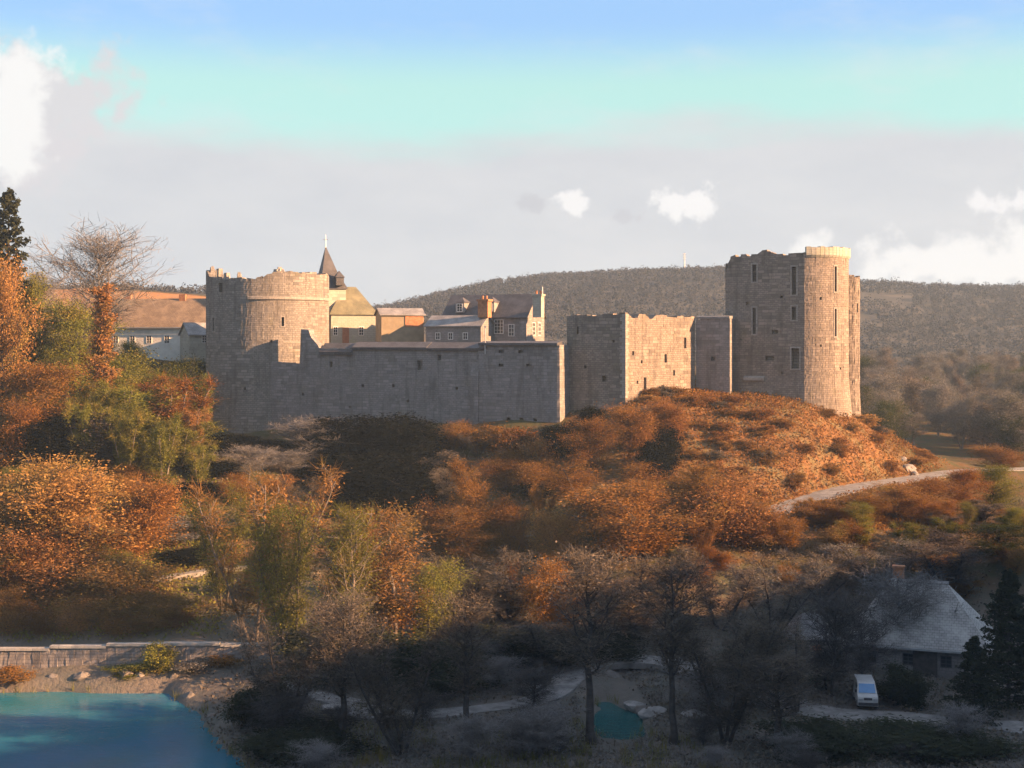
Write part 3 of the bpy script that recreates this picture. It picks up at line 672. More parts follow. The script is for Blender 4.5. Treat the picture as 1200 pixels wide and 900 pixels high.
# --- houses: generic gabled or hipped building
def house(root, corner, L, Dp, zbase, zeave, zridge, rot, wall_m, roof_m, hip=0.0, over=.35, gable_m=None):
    """corner = left front corner; rot turns the front; returns a mapping from local (x, y, z) to the world"""
    cr, sr = math.cos(rot), math.sin(rot)
    G = lambda x, y, z: (corner[0] + x * cr - y * sr, corner[1] + x * sr + y * cr, z)
    mb = MB()
    mb.face([G(0, 0, zbase), G(L, 0, zbase), G(L, 0, zeave), G(0, 0, zeave)]); mb.face([G(L, Dp, zbase), G(0, Dp, zbase), G(0, Dp, zeave), G(L, Dp, zeave)])
    if hip > 0:
        mb.face([G(L, 0, zbase), G(L, Dp, zbase), G(L, Dp, zeave), G(L, 0, zeave)]); mb.face([G(0, Dp, zbase), G(0, 0, zbase), G(0, 0, zeave), G(0, Dp, zeave)])
    else:
        mb.face([G(L, 0, zbase), G(L, Dp, zbase), G(L, Dp, zeave), G(L, Dp / 2, zridge), G(L, 0, zeave)]); mb.face([G(0, Dp, zbase), G(0, 0, zbase), G(0, 0, zeave), G(0, Dp / 2, zridge), G(0, Dp, zeave)])
    mb.build('wall', wall_m, root)
    sl_ = (zridge - zeave) / (Dp / 2); zo = zeave - sl_ * over; th = .16
    mb = MB(); o = over
    r0, r1 = (hip, L - hip) if hip > 0 else (-o, L + o)
    for dz in (0.04, th + .04):
        A, B, C_, D_ = G(-o, -o, zo + dz), G(L + o, -o, zo + dz), G(L + o, Dp + o, zo + dz), G(-o, Dp + o, zo + dz)
        r_0, r_1 = G(r0, Dp / 2, zridge + dz), G(r1, Dp / 2, zridge + dz)
        fs = [[A, B, r_1, r_0], [C_, D_, r_0, r_1]]
        if hip > 0: fs += [[B, C_, r_1], [D_, A, r_0]]
        for f in fs: mb.face(f if dz > .1 else f[::-1])
    E = [((-o, -o), (L + o, -o)), ((L + o, Dp + o), (-o, Dp + o))]
    if hip > 0: E += [((L + o, -o), (L + o, Dp + o)), ((-o, Dp + o), (-o, -o))]
    for a, b_ in E: mb.face([G(*a, zo + .04), G(*b_, zo + .04), G(*b_, zo + th + .04), G(*a, zo + th + .04)])
    if hip == 0:
        for xx in (-o, L + o):
            for ya, yb, za, zb2 in ((-o, Dp / 2, zo, zridge), (Dp / 2, Dp + o, zridge, zo)): mb.face([G(xx, ya, za + .04), G(xx, yb, zb2 + .04), G(xx, yb, zb2 + th + .04), G(xx, ya, za + th + .04)])
    roof = mb.build('roof', roof_m, root)
    return G, roof
def window(root, G, x, z, wd, ht, face=0.0, bars=2, rows=3, side='front', L=0, m='white'):
    """frame, glazing bars and pane standing 4 cm proud of a front (local y = face) or right-hand wall (local x = L)"""
    Q = (lambda a, o, zz: G(a, face - o, zz)) if side == 'front' else (lambda a, o, zz: G(L + o, a, zz))
    def bar(mb, a0, a1, z0, z1, o0=-.02, o1=.08):
        f = [Q(a0, o1, z0), Q(a1, o1, z0), Q(a1, o1, z1), Q(a0, o1, z1)]; g = [Q(a0, o0, z0), Q(a1, o0, z0), Q(a1, o0, z1), Q(a0, o0, z1)]
        mb.face(f)
        for i in range(4): mb.face([f[i], g[i], g[(i + 1) % 4], f[(i + 1) % 4]])
    mb = MB(); t = .1
    bar(mb, x, x + wd, z, z + t); bar(mb, x, x + wd, z + ht - t, z + ht); bar(mb, x, x + t, z + t, z + ht - t); bar(mb, x + wd - t, x + wd, z + t, z + ht - t)
    for i in range(1, bars): bar(mb, x + wd * i / bars - .03, x + wd * i / bars + .03, z + t, z + ht - t, -.02, .07)
    for i in range(1, rows): bar(mb, x + t, x + wd - t, z + ht * i / rows - .03, z + ht * i / rows + .03, -.02, .06)
    f = mb.build('window', m, root)
    mb = MB(); bar(mb, x + .05, x + wd - .05, z + .05, z + ht - .05, -.02, .03); mb.build('pane', 'glass', f)
    return f

# --- chapel with slate spire behind the round tower
ch = empty('chapel', (0, 0, 0), 'cream chapel with a pointed slate spire just right of the round tower', 'chapel')
Yc = 273.0
sx0 = xof(387, Yc); hw = 2.6
mb = MB(); rot = R(22)
mb.box((sx0, Yc, 30), (hw * 1.9, hw * 1.9, zof(338, Yc) - 30), rot); mb.build('spire_tower', 'limewash', ch)
mb = MB(); z0 = zof(339, Yc); apex = (sx0 - .9, Yc, zof(288, Yc)); cor = []
for k, (a, b_) in enumerate(((-1, -1), (1, -1), (1, 1), (-1, 1))):
    x_, y_ = a * hw * 1.08, b_ * hw * 1.08; cor.append((sx0 + x_ * math.cos(rot) - y_ * math.sin(rot), Yc + x_ * math.sin(rot) + y_ * math.cos(rot), z0))
mid = [tuple(Vector(c).lerp(Vector(apex), .45) * 1.0 + (Vector((0, 0, -.7)))) for c in cor]
for i in range(4):
    j = (i + 1) % 4; mb.face([cor[i], cor[j], mid[j], mid[i]]); mb.face([mid[i], mid[j], apex])
mb.face(cor[::-1]); spire = mb.build('spire_roof', 'slate', ch)
mb = MB(); mb.tube((apex[0], apex[1], apex[2] - .4), (apex[0], apex[1], zof(275, Yc)), .13, .05, 6); mb.tube((apex[0] - .5, apex[1], apex[2] + 1.2), (apex[0] + .5, apex[1], apex[2] + 1.2), .06, .06, 5)
mb.build('finial', 'zinc', ch)
mb = MB(); dx_, dy_ = xof(399, Yc), Yc - 2.3; mb.box((dx_, dy_, zof(335, Yc)), (1.5, 1.6, 1.5), rot); mb.box((dx_, dy_, zof(335, Yc) + 1.5), (1.9, 2.0, 1.3), rot, .05); mb.build('dormer', 'slate', ch)
Gc, cr_ = house(ch, (xof(388, 269.0), 269.0), 8.9, 7.0, 30, zof(366, 269), zof(337, 272), R(20), 'limewash', 'slate_moss', hip=3.2)
mb = MB(); f0 = [Gc(2.2, -.05, 36), Gc(3.5, -.05, 36), Gc(3.5, -.05, zof(384, 269)), Gc(2.2, -.05, zof(384, 269))]; mb.face(f0)
g0 = [Gc(2.2, .1, 36), Gc(3.5, .1, 36), Gc(3.5, .1, zof(384, 269)), Gc(2.2, .1, zof(384, 269))]
for i in range(4): mb.face([f0[i], g0[i], g0[(i + 1) % 4], f0[(i + 1) % 4]])
mb.build('door', 'door', ch)
window(ch, Gc, 5.4, zof(393, 269), 1.0, 1.7); window(ch, Gc, 0.4, zof(393, 269), .9, 1.7)

# --- tan cottage and grey shed in the courtyard
co = empty('cottage', (0, 0, 0), 'small cottage with a sunlit tan front, behind the middle of the curtain wall', 'house')
Gt, _ = house(co, (xof(447, 262), 262.0), 8.1, 6, 31, zof(369, 262), zof(362, 264), R(16), 'tan', 'slate_pale')
mb = MB(); mb.box(Gt(6.2, .12, zof(383, 262)), (3.4, .5, zof(370, 262) - zof(383, 262)), R(16)); mb.build('brick_panel', 'brick', co)
sh = empty('shed', (0, 0, 0), 'long low grey shed with slate roof, left of the manor house', 'shed')
Gs, _ = house(sh, (xof(499, 259), 259.0), 11.2, 6, 31, zof(382, 259), zof(371, 262), -R(24), 'wall', 'slate_pale')
for x_ in (2.0, 4.6, 7.6): window(sh, Gs, x_, zof(398, 256), 1.0, 1.3, bars=2, rows=2)
# --- manor with chimneys
mn = empty('manor_house', (0, 0, 0), 'manor house with dark slate roof and tall chimneys above the bastion', 'house')
m0 = (xof(519, 264), 264.0); mL = 17.2
Gm, mroof = house(mn, m0, mL, 8.2, 31, zof(371, 258), zof(346, 262), -R(25), 'wall', 'slate')
for x_, zz in ((3.2, 386), (6.0, 386), (13.6, 386)): window(mn, Gm, x_, zof(zz + 8, 259), 1.2, 2.2)
fw = window(mn, Gm, 10.7, zof(391, 257.5), 1.9, 2.6, bars=3, rows=4)
window(mn, Gm, 2.6, zof(393, 257), 1.3, 2.4, side='side', L=mL)
window(mn, Gm, 5.2, zof(393, 257), 1.3, 2.4, side='side', L=mL)
for x_ in (3.4, 9.6):                      # roof dormers
    mb = MB(); mb.box(Gm(x_, 1.5, zof(366, 259)), (1.8, 2.4, 1.9), -R(25)); mb.build('dormer', 'slate_pale', mn)
    mb = MB(); mb.box(Gm(x_, 1.5, zof(366, 259) + 1.9), (2.2, 2.8, 1.0), -R(25), .08); mb.build('dormer_roof', 'slate', mn)
    window(mn, Gm, x_ - .6, zof(366, 259) + .2, 1.2, 1.5, face=.28)
def chimney(px, Y, pyt, pyb, wd, m, pots=2):
    mb = MB(); z1, z0 = zof(pyt, Y), zof(pyb, Y); x_ = xof(px, Y)
    mb.box((x_, Y, z0), (wd, wd * .8, z1 - z0), -R(25)); mb.box((x_, Y, z1), (wd * 1.2, wd * 1.0, .35), -R(25))
    c = mb.build('chimney', m, mn)
    for k in range(pots):
        mb = MB(); xx = x_ + (k - (pots - 1) / 2) * .7; mb.tube((xx, Y, z1 + .35), (xx, Y, z1 + 1.0), .24, .18, 8); mb.build('chimney_pot', 'brick', c)
chimney(568, 256.6, 353, 372, 2.0, 'brick'); chimney(631, 256.0, 347, 372, 1.7, 'limewash', 2)
mb = MB(); pz = at(635.5, 336, 255.8); mb.tube((pz.x, pz.y, zof(347, 255.8)), pz, .13, .1, 6); mb.build('flue', 'zinc', mn)

# --- white house at the left in the village
vh = empty('village_house', (0, 0, 0), 'white village house with long tan tiled roof, left of the round tower', 'house')
VE, VR = zof(381, 276), zof(351, 280)
Gv, _ = house(vh, (xof(121, 277), 277.0), 20.6, 9, 32, VE, VR, -R(6), 'render', 'tile_tan', over=.5)
for x_ in (2, 5.4, 8.8, 12.4, 15.8): window(vh, Gv, x_, VE - 3.6, 1.1, 1.6)
window(vh, Gv, 3.8, VE - 1.5, 1.2, 1.6, side='side', L=20.6)
for x_ in (3.4, 14.6):
    mb = MB(); mb.box(Gv(x_, 4.5, VR - .7), (1.3, .9, 1.7), -R(6)); mb.build('chimney', 'brick', vh)
prism_along('gutter', 'zinc', vh, Gv(-.4, -.62, 0)[:2], Gv(21, -.62, 0)[:2], [(.12, VE - .62), (.12, VE - .42), (-.06, VE - .42), (-.06, VE - .62)])
gh = empty('garden_house', (0, 0, 0), 'small cream house tucked against the left side of the round tower', 'house')
Gg, _ = house(gh, (xof(222, 268), 268.0), 6, 6, 32, zof(392, 268), zof(379, 270), R(30), 'limewash', 'slate_pale')
window(gh, Gg, 2.4, zof(402, 268), 1.0, 1.5)

# --- barn with hipped roof in the shaded valley, lower right
bn = empty('valley_barn', (0, 0, 0), 'large stone barn with grey hipped roof half hidden in the shaded trees, lower right', 'barn')
bz = gz(xof(1060, 160), 158)
Gb, broof = house(bn, (xof(1002, 153), 157.5), 15.2, 12.0, 2.0, 6.6, 12.4, -R(20), 'wall', 'slate_barn', hip=4.6, over=.5)
for x_ in (2.2, 6.2, 10.2): window(bn, Gb, x_, 4.3, 1.2, 1.3, m='iron')
mb = MB(); mb.box(Gb(8.6, -.06, 3.0), (2.6, .2, 3.0), -R(20)); mb.build('door', 'bark', bn)
prism_along('ridge_tiles', 'slate_pale', bn, Gb(4.4, 6, 0)[:2], Gb(10.8, 6, 0)[:2], [(.25, 12.5), (0, 12.8), (-.25, 12.5)])
prism_along('gutter', 'zinc', bn, Gb(-.5, -.66, 0)[:2], Gb(15.7, -.66, 0)[:2], [(.14, 6.1), (.14, 6.32), (-.06, 6.32), (-.06, 6.1)])
mb = MB(); mb.box(Gb(5.2, 7.2, 11.0), (1.2, .9, 2.9), -R(20)); mb.box(Gb(5.2, 7.2, 13.9), (1.4, 1.1, .2), -R(20)); mb.build('chimney', 'brick', bn)
bl = empty('lean_to', (0, 0, 0), 'low stone outbuilding with pale roof left of the valley barn', 'outbuilding')
Gl, _ = house(bl, (xof(932, 160), 160.0), 5.2, 5, 2.0, 6.2, 8.4, R(8), 'wall', 'slate_pale', hip=1.8)
mb = MB(); mb.box(Gl(2.4, -.06, 3.2), (1.2, .2, 2.2), R(8)); mb.build('door', 'door', bl)

# --- embankment wall, parapet and castle-road revetment
def low_wall(name, label, pts, h0, h1, th, m, cat='wall'):
    o = empty(name, (0, 0, 0), label, cat); mb = MB(); n_ = len(pts)
    masonry(mb, [p[:2] for p in pts], min(p[2] for p in pts) - h0, lambda u: float(np.interp(u, np.r_[0, np.cumsum([math.dist(pts[i][:2], pts[i + 1][:2]) for i in range(n_ - 1)])], [p[2] + h1 for p in pts])) + random.uniform(-.06, .06), th, (), False, .8, .8, .05)
    mb.build('wall', m, o); return o
k = (RP[:, 0] > -75) & (RP[:, 0] < -19)
ew = low_wall('embankment_wall', 'low pale stone wall along the riverside road, above the blue water', [(x, y - 2.45, z) for (x, y), z in zip(RP[k][::4], RZ[k][::4])], 3.6, .75, .5, 'wall')
cpts = [(float(x), float(y) - 2.45, float(z)) for (x, y), z in zip(RP[k][::5], RZ[k][::5])]
for q0, q1 in zip(cpts[:-1], cpts[1:]):    # coping stones one after the other
    mb = MB(); zc2 = (q0[2] + q1[2]) / 2 + .72; lg = math.dist(q0[:2], q1[:2]) - .06
    mb.box(((q0[0] + q1[0]) / 2, (q0[1] + q1[1]) / 2 + .25, zc2 + random.uniform(0, .04)), (lg, .8, .26), math.atan2(q1[1] - q0[1], q1[0] - q0[0])); mb.build('coping_stone', 'coping', ew)
k = slice(8, -8)
N2 = np.gradient(CP, axis=0); N2 /= np.linalg.norm(N2, axis=1)[:, None]


# --- mast on the far hill
mx, my = xof(802, 1000), 1000.0; mz = gz(mx, my); mb = MB(); mb.tube((mx, my, mz), (mx, my, zof(297, 1000)), .55, .3, 6)
for q in range(3): mb.box((mx, my, zof(303, 1000) + q * 1.6), (2.2, 2.2, .3))
tag(mb.build('radio_mast', 'white'), 'thin pale radio mast standing on the far ridge left of the keep', 'mast')

# --- white van parked by the barn
def van(x, y, rz):
    z = gz(x, y) + .02
    r = empty('parked_van', (x, y, z), 'white van parked in the shade beside the valley barn, sky-blue windscreen towards the river', 'van', rz=rz)
    prof = [(-2.5, .35), (-2.5, 1.05), (-2.42, 1.25), (-1.75, 1.42), (-1.05, 2.25), (-.7, 2.38), (2.3, 2.38), (2.48, 2.2), (2.5, .35)]      # y (nose at -2.5), z
    mb = MB(); n = len(prof)
    def sec(sx, ins): return [(sx * (.98 - (.12 if zz > 1.45 else 0) * ins), yy, zz) for yy, zz in prof]
    A, B = sec(-1, 1), sec(1, 1)
    for i in range(n): j = (i + 1) % n; mb.face([A[i], A[j], B[j], B[i]])
    mb.face(A[::-1]); mb.face(B); mb.build('body', 'van_paint', r)
    mb = MB(); mb.face([(-.82, -1.74, 1.46), (.82, -1.74, 1.46), (.76, -1.1, 2.24), (-.76, -1.1, 2.24)][::1]); mb.v = [(a, b_ - .03, c + .03) for a, b_, c in mb.v]; mb.build('windscreen', M['skyglass'], r)
    for sx in (-1, 1):
        mb = MB(); mb.box((sx * .9, -.55, 1.5), (.08, 1.2, .6)); mb.build('side_window', 'glass', r)
        mb = MB(); mb.box((sx * .7, -2.52, .85), (.34, .08, .24)); mb.build('headlight', 'zinc', r)
        mb = MB(); mb.box((sx * 1.06, -1.3, 1.4), (.16, .12, .3)); mb.build('mirror', 'iron', r)
        for yy in (-1.6, 1.5):
            mb = MB(); mb.tube((sx * .78, yy, .36), (sx * 1.0, yy, .36), .36, .36, 16); wh = mb.build('wheel', 'rubber', r)
            mb = MB(); mb.tube((sx * .99, yy, .36), (sx * 1.01, yy, .36), .2, .2, 12); mb.build('rim', 'zinc', wh)
    mb = MB(); mb.box((0, -2.55, .42), (1.9, .14, .28)); mb.build('bumper', 'iron', r)
    mb = MB(); mb.box((0, -2.54, .95), (.8, .06, .22)); mb.build('grille', 'iron', r)
sg, st_, sb_ = mat('sky_tinted_windscreen', 0.03, 0.9); sb_.inputs['Base Color'].default_value = (0.06, 0.22, 0.46, 1); sb_.inputs['Coat Weight'].default_value = 1; M['skyglass'] = sg  # blue of the reflected sky painted into the base colour
van(xof(1014, 142.5), 142.5, R(-8))

# ------------------------------------------------------------------ trees
def tubes_np(segs, k=5):
    """segs: list of (a, b, r0, r1) -> V, F quads"""
    V = []; Fc = []
    ang = np.arange(k) * 2 * np.pi / k; ca, sa = np.cos(ang), np.sin(ang)
    for a, b, r0, r1 in segs:
        a = np.asarray(a); b = np.asarray(b); d = b - a; d = d / (np.linalg.norm(d) + 1e-9)
        u = np.cross(d, [0.31, 0.77, 0.55]); u /= np.linalg.norm(u) + 1e-9; v = np.cross(d, u)
        ring = ca[:, None] * u + sa[:, None] * v; i = len(V) * k
        V.append(np.vstack([a + ring * r0, b + ring * r1]))
        base = sum(len(q) for q in V[:-1]) if len(V) < 2 else base_next
        base_next = base + 2 * k
        for j in range(k): Fc.append((base + j, base + (j + 1) % k, base + k + (j + 1) % k, base + k + j))
    return np.vstack(V), np.array(Fc)
def leaves_np(rg, A, size, flat=0.0):
    n = len(A); d = rg.normal(size=(n, 3)); d[:, 2] *= (1 - flat); d /= np.linalg.norm(d, axis=1)[:, None] + 1e-9
    e = np.cross(d, rg.normal(size=(n, 3))); e /= np.linalg.norm(e, axis=1)[:, None] + 1e-9
    s = (size * rg.uniform(.55, 1.35, n))[:, None]
    V = np.stack([A - d * s, A - e * s * .55, A + d * s, A + e * s * .55], 1).reshape(-1, 3)
    return V, np.arange(4 * n).reshape(n, 4)
def twigs_np(rg, A, Dr, ln, wd):
    """thin tapering slivers from A along Dr"""
    n = len(A); e = np.cross(Dr, rg.normal(size=(n, 3))); e /= np.linalg.norm(e, axis=1)[:, None] + 1e-9
    L = (ln * rg.uniform(.5, 1.4, n))[:, None]
    V = np.stack([A - e * wd, A + e * wd, A + Dr * L + e * wd * .3, A + Dr * L - e * wd * .3], 1).reshape(-1, 3)
    return V, np.arange(4 * n).reshape(n, 4)
def gen_tree(seed, H, rad, base, n_limb, n_leaf, leaf, up=.6, shape='round', n_twig=500, twl=.9, spread=.55, multi=1, trunk_r=None, lean=.04):
    rg = np.random.default_rng(seed); segs = []; anchors = []; dirs = []
    tr = trunk_r or H * .016
    for s in range(multi):
        az0 = rg.uniform(0, 6.28); out_ = (rg.uniform(.1, .34) if multi > 1 else 0)
        p = np.array([rg.normal() * .1 * (multi > 1), rg.normal() * .1 * (multi > 1), -0.6]); path = [p]
        nseg = 9; hh = H * (1 if multi == 1 else rg.uniform(.7, .98))
        for i in range(nseg):
            t = i / nseg; stp = np.array([math.cos(az0) * out_ + rg.normal() * lean, math.sin(az0) * out_ + rg.normal() * lean, 1.0])
            p = p + stp / np.linalg.norm(stp) * (hh * .93 + .6) / nseg; path.append(p)
        rr = [tr / math.sqrt(multi) * (1 - .9 * i / nseg) + .02 for i in range(nseg + 1)]
        rr[0] *= 1.5
        for i in range(nseg): segs.append((path[i], path[i + 1], rr[i], rr[i + 1]))
        path = np.array(path); nl = max(3, n_limb // multi)
        for k in range(nl):
            t = base + (1 - base) * ((k + rg.uniform(0, .9)) / nl); f = t * nseg; i = min(int(f), nseg - 1); st0 = path[i] + (path[i + 1] - path[i]) * (f - i)
            tt = (t - base) / (1 - base)
            if shape == 'round': pr = math.sin(math.pi * min(1, .12 + tt * .80)) ** .7
            elif shape == 'column': pr = .55 + .45 * math.sin(math.pi * min(1, .1 + tt * .85))
            elif shape == 'cone': pr = 1 - tt * .92
            else: pr = .5 + .6 * tt if tt < .75 else 1.5 - .9 * tt
            ln = rad * pr * rg.uniform(.7, 1.15) / (multi ** .25); az = k * 2.4 + rg.normal() * .4; el = up + rg.normal() * .18
            d = np.array([math.cos(az) * math.cos(el), math.sin(az) * math.cos(el), math.sin(el)]); q = st0; r0 = max(.025, rr[i] * .5)
            for j in range(4):
                d2 = d + rg.normal(size=3) * .2 + np.array([0, 0, .12 if shape != 'weep' else -.15]); d2 /= np.linalg.norm(d2)
                q2 = q + d2 * ln / 4; segs.append((q, q2, r0 * (1 - j * .22), r0 * (1 - (j + 1) * .22) + .008))
                for m in range(3):
                    d3 = d2 + rg.normal(size=3) * .8 + np.array([0, 0, .15]); d3 /= np.linalg.norm(d3); b = q + (q2 - q) * rg.random(); l3 = ln * spread * rg.uniform(.4, 1) * .7
                    segs.append((b, b + d3 * l3, max(.022, r0 * .3), .014))
                    for _ in range(5): anchors.append(b + d3 * l3 * rg.uniform(.25, 1.05)); dirs.append(d3)
                anchors.append(q2); dirs.append(d2); q = q2; d = d2
    TV, TF = tubes_np(segs, 5)
    A = np.array(anchors); Dr = np.array(dirs)
    wgt = rg.random(len(A)) ** 3 + .03; wgt /= wgt.sum()
    parts = []
    if n_twig:
        ix = rg.choice(len(A), n_twig); dd = Dr[ix] + rg.normal(size=(n_twig, 3)) * .7 + [0, 0, .25]; dd /= np.linalg.norm(dd, axis=1)[:, None]
        parts.append(twigs_np(rg, A[ix] + rg.normal(size=(n_twig, 3)) * rad * .05, dd, twl * rad * .17, .014))
    if n_leaf:
        ix = rg.choice(len(A), n_leaf, p=wgt); off = rg.normal(size=(n_leaf, 3)) * rad * .12
        parts.append(leaves_np(rg, A[ix] + off, leaf))
    V = []; Fs = []; n0 = 0
    for v, f in parts: V.append(v); Fs.append(f + n0); n0 += len(v)
    V = np.vstack(V)
    wid = np.percentile(np.abs(V[:, :2]), 95) * 2; top_ = np.percentile(V[:, 2], 99.5)
    return mesh_np('trunk', TV, TF, True), mesh_np('crown', V, np.vstack(Fs)), top_, wid
def gen_pine(seed, H, rad, base, n_br, per, leaf):
    rg = np.random.default_rng(seed); segs = []; A = []
    for i in range(8): segs.append(((0, 0, -.6 + i * (H + .6) / 8), (0, 0, -.6 + (i + 1) * (H + .6) / 8), H * .016 * (1 - i / 8.5) + .02, H * .016 * (1 - (i + 1) / 8.5) + .02))
    for k in range(n_br):
        t = base + (1 - base) * k / n_br; z = H * t; ln = rad * (1 - (t - base) / (1 - base)) ** .75 * rg.uniform(.6, 1.15) + .25; az = k * 2.4 + rg.normal() * .3
        d = np.array([math.cos(az), math.sin(az), rg.uniform(-.1, .22)]); e = np.array([0, 0, z]) + d * ln + [0, 0, ln * .1]; segs.append(((0, 0, z), e, .06, .015))
        s = rg.uniform(.25, 1.05, per); side = np.array([-d[1], d[0], 0]); pts = np.array([0, 0, z]) + np.outer(s, e - [0, 0, z]) + np.outer(rg.normal(size=per) * .22 * ln * .7, side) + rg.normal(size=(per, 3)) * [.08, .08, .13]
        A.append(pts)
    TV, TF = tubes_np(segs, 5); V, Fc = leaves_np(rg, np.vstack(A), leaf, .6)
    return mesh_np('trunk', TV, TF, True), mesh_np('crown', V, Fc), H, 2 * rad
PROTO = {
    'round': [gen_tree(s, 11, 4.2, .18, 26, 17000, .088, .6, n_twig=2200) for s in (1, 2, 3, 4)],
    'bushy': [gen_tree(s, 8, 4.2, .08, 30, 18500, .08, .6, multi=3, n_twig=2200) for s in (11, 12, 13)],
    'sparse': [gen_tree(s, 14, 3.6, .25, 34, 10000, .085, .95, 'spread', 2500, 1.7, multi=3) for s in (21, 22, 23)],
    'tall': [gen_tree(s, 18, 4.2, .4, 26, 1800, .11, .85, 'round', 2400, 1.5, trunk_r=.24) for s in (31, 32, 33)],
    'spindly': [gen_tree(s, 13, 3.0, .2, 40, 2200, .1, 1.15, 'spread', 3500, 1.6, multi=4, trunk_r=.2) for s in (101, 102, 103)],
    'column': [gen_tree(s, 16, 1.5, .1, 40, 9000, .11, 1.1, 'column', 900) for s in (41, 42)],
    'willow': [gen_tree(s, 9, 2.0, .1, 36, 6500, .095, 1.2, 'column', 3500, 2.4, multi=6) for s in (51, 52, 53)],
    'bare': [gen_tree(s, 12, 5.0, .25, 46, 0, .1, .8, 'round', 5500, .9, trunk_r=.12) for s in (61, 62, 63)],
    'bush': [gen_tree(s, 2.6, 1.7, .04, 22, 4200, .075, .5, multi=5, n_twig=500, trunk_r=.09) for s in (71, 72, 73)],
    'dense': [gen_tree(s, 9, 4.0, .04, 34, 20000, .135, .4, multi=4, n_twig=300) for s in (81, 82)],
    'pine': [gen_pine(s, 16, 3.4, .18, 90, 70, .18) for s in (91, 92)],
    'yew': [gen_pine(s, 13, 3.8, .04, 130, 100, .18) for s in (95, 96)],
}
rt_ = random.Random(77)
NAMES = {'round': 'broadleaf_tree', 'bushy': 'bushy_tree', 'sparse': 'birch_tree', 'tall': 'tall_tree', 'spindly': 'slender_tree', 'column': 'poplar_tree', 'willow': 'willow_tree', 'bare': 'bare_tree', 'bush': 'shrub', 'dense': 'evergreen_bush', 'pine': 'pine_tree', 'yew': 'conifer_tree'}
def put_mat(o, m):
    o.material_slots[0].link = 'OBJECT'; o.material_slots[0].material = M[m]
for L3 in PROTO.values():
    for tm, cm, _, _ in L3: tm.materials.append(M['bark']); cm.materials.append(M['rust'])
def tree(kind, px, Y, top, wpx, leaf, label, group=None, bark='bark', v=None, cat=None, x=None):
    vs = PROTO[kind]; tm, cm, h0, w0 = vs[(rt_.randrange(len(vs)) if v is None else v) % len(vs)]
    x = xof(px, Y) if x is None else x; z = gz(x, Y)
    H = max(1.2, zof(top, Y) - z); sz = H / h0; sx = (wpx / F * Y) / w0
    r = empty(NAMES[kind], (x, Y, z - .15), label, cat or ('shrub' if kind in ('bush', 'dense') else 'tree'), group, rt_.uniform(0, 6.28)); r.scale = (sx, sx, sz)
    a = link('trunk', tm, None, r); put_mat(a, bark); c = link('crown', cm, None, r); put_mat(c, leaf)
    return r
# left bank, sunlit
tree('pine', 10, 214, 222, 92, 'pine', 'dark pine leaning into the sky at the far left, tallest of the left bank')
tree('bare', 116, 262, 264, 118, 'twig_pale', 'large leafless tree on the skyline left of the castle', bark='twig_pale')
tree('bare', 48, 252, 312, 62, 'twig_grey', 'small leafless tree on the skyline between pine and big bare tree', bark='twig_grey')
tree('column', 119, 212, 334, 26, 'gold', 'slim sunlit orange poplar in front of the white village house')
tree('round', 2, 206, 300, 64, 'gold', 'sunlit orange tree below the pine at the left edge')
tree('round', 36, 216, 318, 52, 'olive', 'yellow-green tree right of the pine, thin topped')
tree('round', 76, 222, 352, 74, 'olive', 'olive green tree left of the slim orange poplar')
tree('round', 52, 204, 425, 92, 'rust', 'broad rust-red tree below the olive tree on the left bank')
tree('bushy', 168, 228, 412, 92, 'olive', 'olive bushy tree below the white village house')
tree('bushy', 218, 232, 422, 62, 'green', 'green bushy tree against the left foot of the round tower')
tree('willow', 200, 211, 440, 80, 'rust', 'rust-coloured many-stemmed willow left of the round tower', bark='bark_pale')
tree('willow', 160, 206, 452, 66, 'olive', 'olive many-stemmed willow with pale stems, left of the rust willow', bark='bark_pale')
tree('willow', 232, 222, 440, 40, 'olive', 'olive many-stemmed willow touching the left edge of the round tower', bark='bark_pale')
for px, Y, tp_, w_, m_, lb in ((185, 220, 446, 40, 'olive', 'thin olive willow behind the rust willow'), (224, 208, 478, 36, 'gold', 'thin golden willow between rust willow and round tower'), (176, 199, 505, 34, 'olive', 'low olive willow at the foot of the rust willow'), (98, 196, 470, 36, 'olive', 'thin olive willow in the dark gap of the left bank'), (232, 200, 520, 34, 'olive', 'low olive willow right of the rust willow'), (150, 196, 478, 40, 'olive', 'yellow-green willow rising behind the orange mass, left'), (190, 194, 486, 40, 'olive', 'yellow-green willow rising behind the orange mass, right'), (120, 204, 446, 34, 'olive', 'tall yellow-green willow at the foot of the slim orange poplar')):
    tree('willow', px, Y, tp_, w_, m_, lb, 'willows left of the round tower', bark='bark_pale')
tree('willow', 140, 200, 470, 50, 'olive', 'yellow-green willow standing in front of the brown-grey bush', bark='bark_pale')
tree('willow', 212, 203, 492, 54, 'olive', 'olive willow in front of the rust willow', bark='bark_pale')
tree('dense', 62, 197, 488, 84, 'dark', 'dark evergreen bush in the gap of the left bank')
tree('dense', 116, 200, 478, 60, 'brown', 'brown-grey bush right of the dark evergreen on the left bank')
tree('bushy', 8, 196, 470, 60, 'rust', 'rust bushy tree at the left edge, halfway up the bank')
big = 'big orange trees in the mass above the riverside road'
for a in ((18, 176, 540, 128, 'gold', 'orange tree at the left edge of the big orange mass'), (92, 175, 538, 138, 'gold', 'broad orange tree crowning the big orange mass on the left bank'),
          (152, 178, 560, 92, 'rust', 'rust tree on the right shoulder of the big orange mass'), (58, 166, 612, 128, 'gold', 'golden tree in the middle of the big orange mass'),
          (126, 163, 655, 118, 'gold', 'golden-orange tree low in the big orange mass, above the road'), (186, 162.5, 688, 84, 'gold', 'golden tree at the lower right tip of the orange mass'), (6, 167, 630, 70, 'rust', 'low rust tree at left edge just above the road')):
    tree('bushy', *a, group=big)
